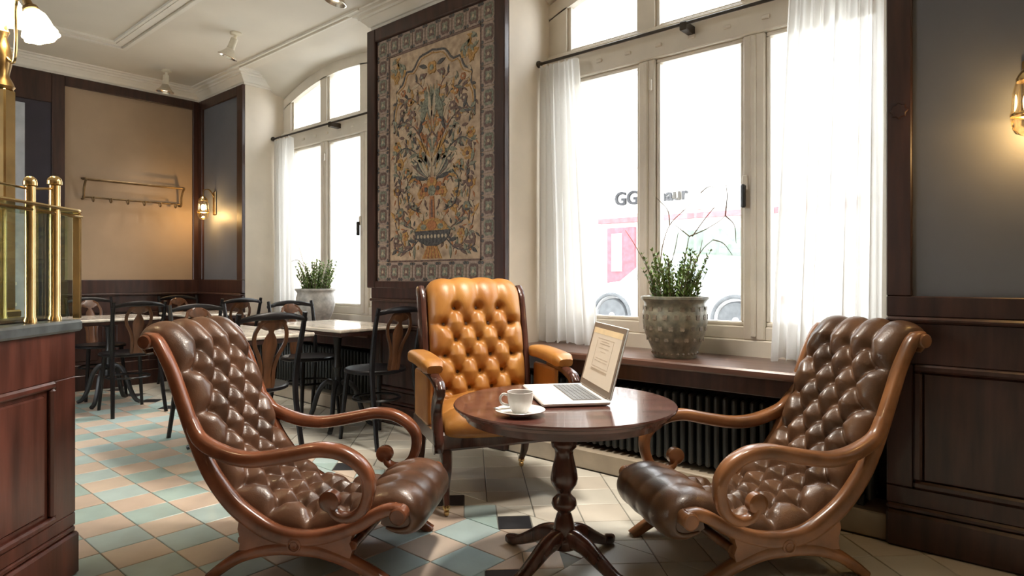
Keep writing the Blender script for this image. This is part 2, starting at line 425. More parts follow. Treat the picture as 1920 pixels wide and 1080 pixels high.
molding([(NICHES[0][1], YD), (NICHES[0][1], YW), (NICHES[1][0], YW), (NICHES[1][0], YD)], cprof, mb)
molding([(NICHES[1][1], YD), (NICHES[1][1], YW), (NICHES[2][0], YW), (NICHES[2][0], YD)], cprof, mb)
struct(mb.build('trim_1', M['cornice']))
# twin fillets across the window bays and the ceiling panel moulding
mb = MB()
for a, b in NICHES[:2]:
    for yy in (2.755, 2.80): mb.box(a-.02, b+.02, yy-.008, yy+.008, ZC-.016, ZC+.01)
struct(mb.build('trim_2', M['cornice']))
fr = MB(); CX, CY = -6.06, 1.93
for off, wd, dp in ((0, .03, .022), (.05, .05, .014), (.11, .02, .018)):
    fr.box(CX+off, 1.5, CY-off-wd, CY-off, ZC-dp, ZC+.01); fr.box(CX+off, CX+off+wd, -1.6, CY-off-wd, ZC-dp, ZC+.01)
struct(fr.build('trim_3', M['cornice']))

# wainscot and casings -------------------------------------------------
def board(par, name, *b, bev=.004, m='dark'): return MB().box(*b, bev=bev).build(name, M[m], par)
def raised(par, x0, x1, z0, z1, y):      # recessed panel with mould on a wall facing -y
    board(par, 'panel', x0+.03, x1-.03, y-.012, y+.02, z0+.03, z1-.03, bev=.008)
    for b in ((x0, x1, z0, z0+.03), (x0, x1, z1-.03, z1), (x0, x0+.03, z0+.03, z1-.03), (x1-.03, x1, z0+.03, z1-.03)):
        board(par, 'panel_mould', b[0], b[1], y-.022, y+.01, b[2], b[3], bev=.008)
def pier(n, x0, x1, npan, top=.977):
    p = sempty('trim_%d' % n)
    board(p, 'skirting', x0, x1, YW-.045, YW, 0, .14, bev=.01); board(p, 'base_mould', x0, x1, YW-.036, YW, .14, .165, bev=.008)
    board(p, 'backing', x0, x1, YW-.012, YW, .165, .88, bev=0)
    board(p, 'top_rail', x0, x1, YW-.028, YW, .715, .875); board(p, 'bottom_rail', x0, x1, YW-.028, YW, .165, .235)
    board(p, 'dado_cap', x0, x1, YW-.05, YW, .875, .897, bev=.008); board(p, 'dado_casing', x0, x1, YW-.03, YW, .897, top)
    w = (x1-x0-.09)/npan
    for i in range(npan+1): xx = x0+i*w; board(p, 'stile', xx, xx+.09, YW-.028, YW, .235, .715)
    for i in range(npan): raised(p, x0+i*w+.09, x0+(i+1)*w, .235, .715, YW-.012)
    return p
pier(4, -.554, NICHES[2][0], 2)
pA = pier(5, XB, NICHES[0][0], 2, 1.026); pB = pier(6, NICHES[0][1], NICHES[1][0], 2, 1.0)
# dark casings round the grey panels
def casing(n, x0, x1, z0, ztop, w, m2):
    p = sempty('trim_%d' % n)
    board(p, 'wall_panel', x0+w, x1-w, YW-.006, YW, z0, ztop-.09, bev=0, m=m2)
    board(p, 'casing_board', x0, x0+w, YW-.03, YW, z0, ztop); board(p, 'casing_board', x1-w, x1, YW-.03, YW, z0, ztop)
    board(p, 'casing_board', x0+w, x1-w, YW-.03, YW, ztop-.09, ztop); return p
p = casing(7, -.554, NICHES[2][0], .977, cz, .086, 'grey')
MB().lathe([(.001, -.006), (.026, -.006), (.03, 0), (.022, .008), (.012, .012), (.001, .013)], 16, (-.511, YW-.031, 1.70), ax='y', flute=lambda a, i: .12*math.cos(8*a) if 0 < i < 4 else 0).build('rosette', M['dark'], p, smooth=True)
casing(8, XB+.0, NICHES[0][0], 1.026, cz, .11, 'grey')
# back wall joinery
p = sempty('trim_9')
def bb(name, y0, y1, z0, z1, d=.03, m='dark', bev=.004): return MB().box(XB, XB+d, y0, y1, z0, z1, bev=bev).build(name, M[m], p)
bb('skirting', 1.6, YW, 0, .14, .045); bb('backing', 1.6, YW, .14, .88, .012, bev=0)
bb('bottom_rail', 1.6, YW, .14, .235); bb('top_rail', 1.6, YW, .715, .875); bb('dado_cap', 1.6, YW, .875, .897, .05); bb('dado_casing', 1.6, YW, .897, 1.026)
for i in range(4): y = 1.6+i*.4; bb('stile', y, y+.09, .235, .715)
for i in range(3): y = 1.69+i*.4; bb('panel', y+.03, y+.28, .265, .685, .022, bev=.008)
bb('casing_board', 1.60, 1.70, 1.026, cz); bb('casing_board', 2.828, YW, 1.026, cz); bb('casing_board', 1.70, 2.828, 2.795, cz)
bb('casing_board', -.2, 1.60, 2.62, cz)
# door with narrow glazed strip in the back wall
p = sempty('door_1')
bb('door_leaf', .55, 1.60, 0, 2.62, .02, 'navy'); bb('door_leaf', -.2, .55, 0, 2.62, .02, 'navy')
bb('glass_strip', 1.335, 1.405, .5, 2.58, .028, 'fwin'); bb('glass_strip', 1.0, 1.07, .5, 2.58, .028, 'fwin')
for z in (.62, .80, .98): bb('cross_bar', 1.06, 1.35, z, z+.03, .03, 'winframe')

# ------------------------------------------------------------------ windows
def window(n, x0):
    x1 = x0+2.016; xc = (x0+x1)/2; p = sempty('window_%d' % n)
    L3 = [(x0+.141, x0+.662), (x0+.766, x0+1.279), (x0+1.389, x0+1.91)]
    ya, yb = YD, YD+.085
    fb = lambda name, *b: MB().box(*b, bev=.006).build(name, M['winframe'], p)
    fb('sill_rail', x0, x1, ya, yb, ZS-.03, .725); fb('bottom_rail', x0, x1, ya+.012, yb, .725, .795)
    fb('transom', x0, x1, ya-.01, yb, 2.305, 2.485); fb('transom_lip', x0, x1, ya-.03, yb, 2.44, 2.47)
    top = lambda x: archz(x, xc)
    cuts = [(x0, L3[0][0]), (L3[0][1], L3[1][0]), (L3[1][1], L3[2][0]), (L3[2][1], x1)]
    for i, (a, b) in enumerate(cuts):
        nm = 'jamb' if i in (0, 3) else 'mullion'
        fb(nm, a, b, ya, yb, .725, 2.305)
        MB().prism([(a, 2.485), (b, 2.485), (b, top(b)+.01), (a, top(a)+.01)], ya, yb, 'y').build(nm, M['winframe'], p)
        if nm == 'mullion': fb('cover_strip', (a+b)/2-.014, (a+b)/2+.014, ya-.012, ya+.01, .74, 2.30)
    xs = np.linspace(x0, x1, 25)
    MB().prism([(x, top(x)) for x in xs]+[(x, top(x)+.10) for x in xs[::-1]], ya, yb, 'y').build('arch_head', M['winframe'], p)
    for a, b in L3:
        e = .022
        for q in ((a, b, .795, .795+e), (a, b, 2.305-e, 2.305), (a, a+e, .795+e, 2.305-e), (b-e, b, .795+e, 2.305-e)):
            fb('glazing_bead', q[0], q[1], ya+.02, yb-.01, q[2], q[3])
        MB().box(a, b, ya+.045, ya+.05, .795, 2.305).build('pane', M['pane'], p)
        g = np.linspace(a, b, 9)
        MB().prism([(a, 2.485), (b, 2.485)]+[(x, top(x)) for x in g[::-1]], ya+.045, ya+.05, 'y').build('pane', M['pane'], p)
        for q in ((a, a+e), (b-e, b)): MB().prism([(q[0], 2.485), (q[1], 2.485), (q[1], top(q[1])), (q[0], top(q[0]))], ya+.02, yb-.01, 'y').build('glazing_bead', M['winframe'], p)
        fb('glazing_bead', a+e, b-e, ya+.02, yb-.01, 2.485, 2.485+e)
    hx = L3[1][1]+.012
    hd = MB().box(hx-.014, hx+.014, ya-.012, ya+.002, 1.50, 1.58, bev=.005).build('handle_plate', M['winframe'], p)
    MB().box(hx-.01, hx+.01, ya-.042, ya-.012, 1.41, 1.53, bev=.006).build('handle', M['iron'], hd)
    for z in (.95, 2.12): fb('hinge', L3[1][0]-.03, L3[1][0]-.012, ya-.02, ya, z, z+.07)
    return p
window(1, NICHES[1][0]); window(2, NICHES[0][0]+.005)
# unseen third bay past the frame edge, its window added to light the foreground
p = sempty('window_3'); a, b = NICHES[2]
for q in ((a, a+.1, .72, 2.85), (b-.1, b, .72, 2.85), ((a+b)/2-.05, (a+b)/2+.05, .72, 2.9), (a, b, ZS-.03, .79), (a, b, 2.3, 2.48)):
    MB().box(q[0], q[1], YD, YD+.085, q[2], q[3], bev=.006).build('frame_bar', M['winframe'], p)
MB().box(a, b, YD+.04, YD+.045, .7, 2.9).build('pane', M['pane'], p)
# sills
for i, (a, b) in enumerate(NICHES):
    p = sempty('trim_%d' % (10+i))
    board(p, 'sill_board', a, b, 2.84, YD+.005, ZS-.038, ZS, bev=.008, m='sill')
    board(p, 'sill_apron', a, b, 2.875, 2.895, ZS-.12, ZS-.038, m='dark')
    board(p, 'plinth', a, b, 2.90, 3.10, 0, .105, bev=.006, m='plinth')
# radiators
fin = None
for i, (a, b) in enumerate(NICHES[:2]):
    r = thing('radiator', ['black ribbed radiator under the window beside the dining tables', 'black ribbed radiator under the window with the green glazed pot'][1 if i else 0], 'radiator', ((a+b)/2, 2.985, .105), group='radiators under the windows')
    n = 44; wd = 1.92
    for k in range(n):
        x = -wd/2+wd*(k+.5)/n
        if fin is None:
            fm = MB().box(-.0135, .0135, -.055, .055, .03, .375, bev=.009); fm.lathe([(.012, -.022), (.012, .022)], 8, (0, 0, .06), ax='x'); fm.lathe([(.012, -.022), (.012, .022)], 8, (0, 0, .34), ax='x')
            fin = fm.mesh('fin', M['radiator'], True)
        link('fin', fin, r, (x, 0, 0))
    for sx in (-1, 1): MB().box(sx*.9-.015, sx*.9+.015, -.04, .04, 0, .05, bev=.004).build('foot', M['radiator'], r)

# ------------------------------------------------------------------ curtains and rods
for i, (a, b) in enumerate(NICHES[:2]):
    r = thing('curtain_rod', ['thin dark curtain rod across the window beside the dining tables', 'thin dark curtain rod across the window with the green glazed pot'][i], 'curtain rod', (a, 3.19, 2.41), group='curtain rods')
    MB().lathe([(.009, 0), (.009, b-a)], 10, ax='x').build('rod', M['rod'], r, smooth=True)
    MB().lathe([(.022, 0), (.022, .012), (.012, .02), (.012, .03)], 12, ax='x').build('end_bracket', M['rod'], r, smooth=True)
    MB().lathe([(.012, b-a-.03), (.012, b-a-.02), (.022, b-a-.012), (.022, b-a)], 12, ax='x').build('end_bracket', M['rod'], r, smooth=True)
    MB().box(.98, 1.02, -.012, .10, -.035, .012, bev=.005).build('wall_bracket', M['rod'], r)
    for k in range(6):
        x = .4+k*.2
        MB().box(x-.02, x+.02, .085, .10, -.05, -.03, bev=.004).build('guide_clip', M['winframe'], r)
def curtain(xt0, xt1, xb0, xb1, label, folds, seed):
    rg = np.random.default_rng(seed); nx, nz = 150, 50; vs = []; ph = rg.uniform(0, 6, 4)
    for j in range(nz+1):
        t = j/nz; z = 2.385-(2.385-ZS-.008)*t
        for i in range(nx+1):
            u = i/nx; x = (xt0+(xt1-xt0)*u)*(1-t)+(xb0+(xb1-xb0)*u)*t
            amp = .022+.012*t
            y = 3.19+amp*math.sin(2*math.pi*folds*u+ph[0]+.5*math.sin(3*t+ph[1]))+.4*amp*math.sin(2*math.pi*folds*2.3*u+ph[2])
            x += .006*math.sin(2*math.pi*folds*u*1.7+ph[3])*t
            zz = z+(.012*math.sin(2*math.pi*folds*u*1.3) if j == nz else 0)+(.008*math.sin(2*math.pi*folds*2*u) if j == 0 else 0)
            if j == nz: zz = max(zz, ZS+.004)
            vs.append((x, y, zz))
    b = MB(); b.add(vs, [(j*(nx+1)+i, j*(nx+1)+i+1, (j+1)*(nx+1)+i+1, (j+1)*(nx+1)+i) for j in range(nz) for i in range(nx)])
    o = b.build('curtain', M['cloth'], smooth=60); tag(o, label, 'curtain'); return o
curtain(-2.545, -2.26, -2.55, -2.12, 'narrow sheer white curtain drawn beside the mosaic panel', 6, 1)
curtain(-1.03, -.575, -1.12, -.58, 'wide sheer white curtain drawn against the dark casing of the grey wall panel', 9, 2)
curtain(-5.88, -5.56, -5.89, -5.50, 'sheer white curtain at the window nearest the coat rack wall', 6, 3)

# ------------------------------------------------------------------ mosaic panel
TX0, TX1, TZ0, TZ1 = -3.846, -2.657, 1.022, 2.775
mo = thing('mosaic_panel', 'tall floral mosaic panel with a vase in a dark wooden frame on the pier', 'wall panel', (TX0, YW-.001, TZ0))
wM, hM = TX1-TX0, TZ1-TZ0
for nm, q in (('frame_board', (-.097, 0, -.05, hM+.095)), ('frame_board', (wM, wM+.087, -.05, hM+.095)), ('frame_board', (0, wM, hM, hM+.095)), ('frame_board', (0, wM, -.05, 0))):
    MB().box(q[0], q[1], -.045, 0, q[2], q[3], bev=.006).build(nm, M['dark'], mo)
MB().box(0, wM, -.014, 0, 0, hM).build('ground', M['mo_ground'], mo)
nx_, nz_ = 9, 13; bw, bh = wM/nx_, hM/nz_
def edisc(b, cx, cz_, rx, rz, y0, y1, n=12, rot=0, petal=0):
    P = []
    for k in range(n):
        a = 2*math.pi*k/n; f = 1+petal*math.cos(4*a+math.pi)
        x, z = rx*f*math.cos(a), rz*f*math.sin(a); P.append((cx+x*math.cos(rot)-z*math.sin(rot), cz_+x*math.sin(rot)+z*math.cos(rot)))
    b.prism(P, y0, y1, 'y')
bt = MB().box(.003, bw-.003, -.019, -.013, .003, bh-.003).mesh('border_tile', M['mo_border'])
md = MB(); edisc(md, bw/2, bh/2, bw*.34, bh*.40, -.0205, -.018, 24, petal=.12); md.cur = 1
edisc(md, bw/2, bh/2, bw*.22, bh*.24, -.0215, -.019, 16, petal=.25); md.cur = 2; edisc(md, bw/2, bh/2, bw*.08, bh*.09, -.0225, -.02, 8)
for sx in (.1, .9):
    for sz in (.1, .9): md.cur = 3; edisc(md, bw*sx, bh*sz, bw*.09, bh*.09, -.0205, -.018, 6)
md = md.mesh('medallion', [M['mo_mauve'], M['mo_sage'], M['mo_pale'], M['mo_slate']])
md2 = md.copy(); md2.materials[0] = M['mo_sage']; md2.materials[1] = M['mo_mauve']
for i in range(nx_):
    for j in range(nz_):
        if i in (0, nx_-1) or j in (0, nz_-1):
            t = link('border_tile', bt, mo, (i*bw, 0, j*bh)); link('medallion', md if (i+j) % 2 else md2, t)
for q in ((bw, wM-bw, bh, bh+.012), (bw, wM-bw, hM-bh-.012, hM-bh), (bw, bw+.01, bh, hM-bh), (wM-bw-.01, wM-bw, bh, hM-bh)):
    MB().box(q[0], q[1], -.019, -.013, q[2], q[3]).build('border_line', M['mo_mauve'], mo)
pat = {k: MB() for k in ('slate', 'sage', 'ochre', 'rust', 'mauve', 'pale')}
cxm = wM/2; lay = [0]
def Y01(): lay[0] = (lay[0]+1) % 9; return -.0155-.0004*lay[0], -.0135
def leaf(c, x, z, ln, wd, ang):
    y0, y1 = Y01()
    for sg in (1, -1):
        P = []
        for t, w in ((0, .05), (.2, .7), (.45, 1), (.7, .75), (1, 0)): P.append((t*ln, w*wd/2))
        for t, w in ((.7, .6), (.45, .8), (.2, .55)): P.append((t*ln, -w*wd/2))
        ca, sa = math.cos(ang), math.sin(ang)
        Q = [(cxm+sg*(x+p*ca-q*sa), z+p*sa+q*ca) for p, q in P]
        if all(bw+.014 < q[0] < wM-bw-.014 and bh+.014 < q[1] < hM-bh-.014 for q in Q): pat[c].prism(Q, y0, y1, 'y')
def stemc(c, pts, w=.006):
    P = catmull(pts, 24); y0, y1 = Y01(); T = np.gradient(P, axis=0); T /= np.linalg.norm(T, axis=1)[:, None]; Nn = np.stack([-T[:, 1], T[:, 0]], 1)
    for sg in (1, -1):
        A = P+Nn*w/2; B = P-Nn*w/2
        for i in range(len(P)-1):
            q = [A[i], A[i+1], B[i+1], B[i]]; pat[c].prism([(cxm+sg*p[0], p[1]) for p in q], y0, y1, 'y')
    return P
def flower(x, z, r, c1, c2):
    for sg in (1, -1):
        for k in range(6):
            a = k*math.pi/3; edisc(pat[c1], cxm+sg*(x+r*.6*math.cos(a)), z+r*.6*math.sin(a), r*.42, r*.42, *Y01(), n=8)
        edisc(pat[c2], cxm+sg*x, z, r*.33, r*.33, -.0195, -.0135, 8)
rg = random.Random(11); zb = bh+.02
# arch outline with lobes
P = [(.40, .90+zb), (.405, 1.05+zb), (.37, 1.13+zb), (.375, 1.2+zb), (.31, 1.235+zb), (.27, 1.31+zb), (.2, 1.31+zb), (.13, 1.385+zb), (.05, 1.40+zb), (0, 1.41+zb)]
stemc('slate', P, .014); stemc('ochre', [(p[0]-.018, p[1]-.018) for p in P], .008)
for k in range(26): leaf(rg.choice(['ochre', 'sage', 'pale', 'ochre']), rg.uniform(.27, .43), zb+rg.uniform(1.27, 1.43), rg.uniform(.05, .09), .03, rg.uniform(0, 6.3))
# vase: foot, bowl, neck
y0, y1 = -.018, -.0135
pat['ochre'].prism([(cxm-.10, zb), (cxm+.10, zb), (cxm+.05, zb+.085), (cxm-.05, zb+.085)], y0, y1, 'y')
for k in range(5): pat['rust'].prism([(cxm-.085+k*.038, zb), (cxm-.07+k*.038, zb), (cxm-.035+k*.019, zb+.085), (cxm-.043+k*.019, zb+.085)], -.0195, y1, 'y')
bowl = [(-.05, .085), (.05, .085), (.13, .115), (.175, .16), (.18, .19), (-.18, .19), (-.175, .16), (-.13, .115)]
pat['slate'].prism([(cxm+x, zb+z) for x, z in bowl], y0, y1, 'y')
for k in range(9): edisc(pat['pale'], cxm-.14+k*.035, zb+.15, .012, .014, -.0195, y1, 6)
pat['ochre'].prism([(cxm+x, zb+z) for x, z in [(-.18, .19), (.18, .19), (.12, .245), (.05, .27), (-.05, .27), (-.12, .245)]], y0, y1, 'y')
edisc(pat['rust'], cxm, zb+.225, .05, .035, -.0195, y1, 10); edisc(pat['sage'], cxm-.085, zb+.215, .03, .02, -.0195, y1, 8); edisc(pat['sage'], cxm+.085, zb+.215, .03, .02, -.0195, y1, 8)
pat['rust'].prism([(cxm-.028, zb+.27), (cxm+.028, zb+.27), (cxm+.02, zb+.42), (cxm-.02, zb+.42)], y0, y1, 'y')
pat['mauve'].prism([(cxm-.01, zb+.28), (cxm+.01, zb+.28), (cxm+.008, zb+.40), (cxm-.008, zb+.40)], -.0195, y1, 'y')
flower(.06, zb+.47, .05, 'rust', 'slate'); flower(.11, zb+.445, .04, 'ochre', 'rust'); edisc(pat['sage'], cxm, zb+.46, .04, .035, -.0195, y1, 10)
edisc(pat['ochre'], cxm, zb+.515, .05, .035, -.019, y1, 10); edisc(pat['rust'], cxm, zb+.53, .02, .022, -.02, y1, 8)
# fan of blades and branches out of the vase
for k in range(16):
    a = math.radians(12+k*5.2); ln = rg.uniform(.13, .26); leaf(['slate', 'pale', 'sage', 'pale', 'mauve', 'sage'][k % 6], .02+.03*math.cos(a), zb+.53+.03*math.sin(a), ln, .034, a)
for k in range(14):
    a = math.radians(55+k*2.6); leaf(['sage', 'pale', 'ochre', 'sage', 'rust'][k % 5], .015*rg.random(), zb+.62+.03*k, rg.uniform(.16, .26), .036, a+rg.uniform(-.3, .15))
br = [[(.02, .55), (.05, .8), (.03, 1.0), (.09, 1.16), (.17, 1.23)], [(.03, .6), (.15, .72), (.28, .78), (.38, .74)], [(.02, .62), (.13, .85), (.25, .95), (.36, .96), (.40, .90)],
      [(.03, 1.0), (.12, 1.05), (.22, 1.12), (.3, 1.10)], [(.18, .2), (.3, .28), (.36, .42), (.33, .55), (.39, .63)], [(.12, .32), (.22, .36), (.26, .5), (.2, .58)], [(.2, .06), (.3, .1), (.38, .22), (.40, .33)], [(.14, .13), (.22, .07), (.32, .05), (.4, .08)]]
for bi, b in enumerate(br):
    Q = stemc('slate' if bi % 2 else 'mauve', [(x, z+zb) for x, z in b], .0075)
    for k in range(2, 24, 2):
        t = Q[k]-Q[k-1]; a = math.atan2(t[1], t[0])+(1 if k % 4 else -1)*rg.uniform(.5, 1.0)
        leaf(rg.choice(['sage', 'pale', 'slate', 'ochre', 'mauve', 'sage']), Q[k][0], Q[k][1], rg.uniform(.05, .1), rg.uniform(.018, .034), a)
for x, z, r, c1, c2 in ((.2, 1.0, .034, 'mauve', 'pale'), (.25, .92, .03, 'mauve', 'ochre'), (.31, 1.03, .03, 'mauve', 'pale'), (.23, 1.09, .028, 'rust', 'pale'), (.37, .8, .04, 'ochre', 'rust'), (.34, .67, .045, 'ochre', 'mauve'), (.27, .61, .035, 'sage', 'rust'), (.36, .49, .04, 'mauve', 'ochre'), (.28, .16, .035, 'ochre', 'rust'), (.38, .13, .032, 'mauve', 'pale'), (.24, .43, .035, 'ochre', 'slate'), (.33, .33, .035, 'sage', 'ochre'), (.1, 1.24, .03, 'mauve', 'sage'), (.30, 1.17, .026, 'rust', 'pale')):
    flower(x, z+zb, r, c1, c2)
edisc(pat['ochre'], cxm, zb+1.29, .045, .045, -.019, y1, 12, petal=.15); edisc(pat['sage'], cxm, zb+1.29, .02, .02, -.0205, y1, 8)
leaf('slate', .05, zb+1.30, .09, .035, .3); leaf('mauve', .05, zb+1.26, .08, .03, -.4)
for sg in (1, -1):                       # pair of perched birds
    edisc(pat['sage'], cxm+sg*.075, zb+1.02, .03, .085, -.019, y1, 12, rot=sg*.35); edisc(pat['sage'], cxm+sg*.055, zb+1.115, .022, .024, -.0195, y1, 10); edisc(pat['slate'], cxm+sg*.1, zb+.92, .014, .07, -.0185, y1, 8, rot=sg*.4)
for k in range(300):
    leaf(rg.choice(['sage', 'pale', 'ochre', 'mauve', 'pale', 'slate', 'rust']), rg.uniform(.05, .42), zb+rg.uniform(.03, 1.2), rg.uniform(.03, .07), rg.uniform(.012, .026), rg.uniform(0, 6.3))
for k, b in pat.items(): b.build({'slate': 'slate_motifs', 'sage': 'sage_motifs', 'ochre': 'ochre_motifs', 'rust': 'rust_motifs', 'mauve': 'mauve_motifs', 'pale': 'pale_motifs'}[k], M['mo_'+k], mo)['kind'] = 'stuff'

# ------------------------------------------------------------------ buttoned upholstery
def seg_d(U, V, a, b):
    ax, ay = a; bx, by = b; dx, dy = bx-ax, by-ay; L2 = dx*dx+dy*dy+1e-12
    t = np.clip(((U-ax)*dx+(V-ay)*dy)/L2, 0, 1); return np.hypot(U-ax-t*dx, V-ay-t*dy)
def tuft(U, V, rows, U0, U1, Vw, depth, w=.02, pit=.6, rb=.017, topf=.6):
    """rows: list of (u, [v...]); returns height factor field and the buttons"""
    d = np.full(U.shape, 9.); rr = np.full(U.shape, 9.)
    for i, (u, vs) in enumerate(rows):
        for v in vs:
            rr = np.minimum(rr, np.hypot(U-u, V-v))
            if i+1 < len(rows):
                u2, v2 = rows[i+1]
                for q in v2:
                    if abs(q-v) < .09: d = np.minimum(d, seg_d(U, V, (u, v), (u2, q)))
        if len(vs) > 1 or True:
            if len(vs) == max(len(r[1]) for r in rows):
                d = np.minimum(d, seg_d(U, V, (u, max(vs)), (u, Vw))); d = np.minimum(d, seg_d(U, V, (u, min(vs)), (u, -Vw)))
    df = np.full(U.shape, 9.); dt = np.full(U.shape, 9.)
    for v in rows[0][1]: dt = np.minimum(dt, seg_d(U, V, (rows[0][0], v), (U0, v)))
    for v in rows[-1][1]: df = np.minimum(df, seg_d(U, V, (rows[-1][0], v), (U1, v)))
    fade = .10+.90*np.clip(1-(U-rows[-1][0])/.09, 0, 1)
    g = lambda q: .45*np.exp(-q/(.55*w))+.55*np.exp(-(q/(1.15*w))**2)
    c = np.maximum(np.maximum(g(d), g(df)*fade), g(dt)*(topf+(1-topf)*np.clip(U/rows[0][0], 0, 1)**1.5))
    hh = -depth*c-depth*pit*np.exp(-(rr/rb)**2)
    for _ in range(2):
        q = np.pad(hh, 1, mode='edge'); hh = (q[1:-1, 1:-1]*4+q[:-2, 1:-1]+q[2:, 1:-1]+q[1:-1, :-2]+q[1:-1, 2:])/8
    return hh
def cushion(name, path, wid, T, rows, nu, nv, m, parent, depth=.03, w=.02, edge=5, base=-.006, crown=.0, tfun=None, topf=.6, pit=.6, rb=.017):
    P, L = even(catmull(path, 400), nu); Tn = np.gradient(P, axis=0); Tn /= np.linalg.norm(Tn, axis=1)[:, None]
    Nn = np.stack([-Tn[:, 1], Tn[:, 0]], 1)
    u = np.linspace(0, L, nu); v = np.sin(np.linspace(-1, 1, nv)*math.pi/2*.93)/math.sin(math.pi/2*.93)*wid/2
    U, V = np.meshgrid(u, v, indexing='ij')
    Hh = tuft(U, V, rows, 0, L, wid/2, depth, w, topf=topf, pit=pit, rb=rb)
    vn = np.abs(V)/(wid/2); ed = (1-vn**edge)**.5
    Tt = (T*np.ones(nu) if tfun is None else np.array([tfun(q/L)*T for q in u]))[:, None]
    endf = np.minimum(1, np.minimum(u, L-u)/.05)[:, None]; endf = np.sqrt(np.clip(1-(1-endf)**2, 0, 1))
    Hs = (Tt+Hh+crown*(1-vn**2))*ed; Hs = np.maximum(Hs, .004*ed)*(.15+.85*endf)
    X = P[:, 0][:, None]+Nn[:, 0][:, None]*Hs; Z = P[:, 1][:, None]+Nn[:, 1][:, None]*Hs
    vs = np.stack([X, V, Z], -1).reshape(-1, 3); idx = lambda i, j: i*nv+j
    b = MB(); fs = [(idx(i, j), idx(i+1, j), idx(i+1, j+1), idx(i, j+1)) for i in range(nu-1) for j in range(nv-1)]
    n0 = len(vs); bs = np.stack([np.stack([P[:, 0]+Nn[:, 0]*base, np.full(nu, sv*wid/2*.985), P[:, 1]+Nn[:, 1]*base], -1) for sv in (-1, 1)], 1).reshape(-1, 3)
    for i in range(nu-1):
        a, c = n0+2*i, n0+2*i+2
        fs += [(a, a+1, c+1, c), (idx(i, 0), a, c, idx(i+1, 0)), (idx(i, nv-1), idx(i+1, nv-1), c+1, a+1)]
    for i, q in ((0, n0), (nu-1, n0+2*(nu-1))): fs.append(tuple([idx(i, j) for j in range(nv)]+[q+1, q]))
    b.add(np.vstack([vs, bs]), fs); o = b.build(name, m, parent, smooth=75)
    def at(uu, vv):
        i = int(np.argmin(np.abs(u-uu))); j = int(np.argmin(np.abs(v-vv))); p = vs[idx(i, j)]; return p, (Nn[i, 0], 0, Nn[i, 1])
    return o, at
def buttons(o, at, rows, r, m):
    me = MB().lathe([(.001, -.4*r), (r*.8, -.3*r), (r, 0), (r*.8, .35*r), (.001, .5*r)], 10).mesh('button', m, True)
    for u, vs in rows:
        for v in vs:
            p, n = at(u, v); q = link('button', me, o, Vector(p)+Vector(n)*.002); q.rotation_euler = Vector(n).to_track_quat('Z', 'Y').to_euler()

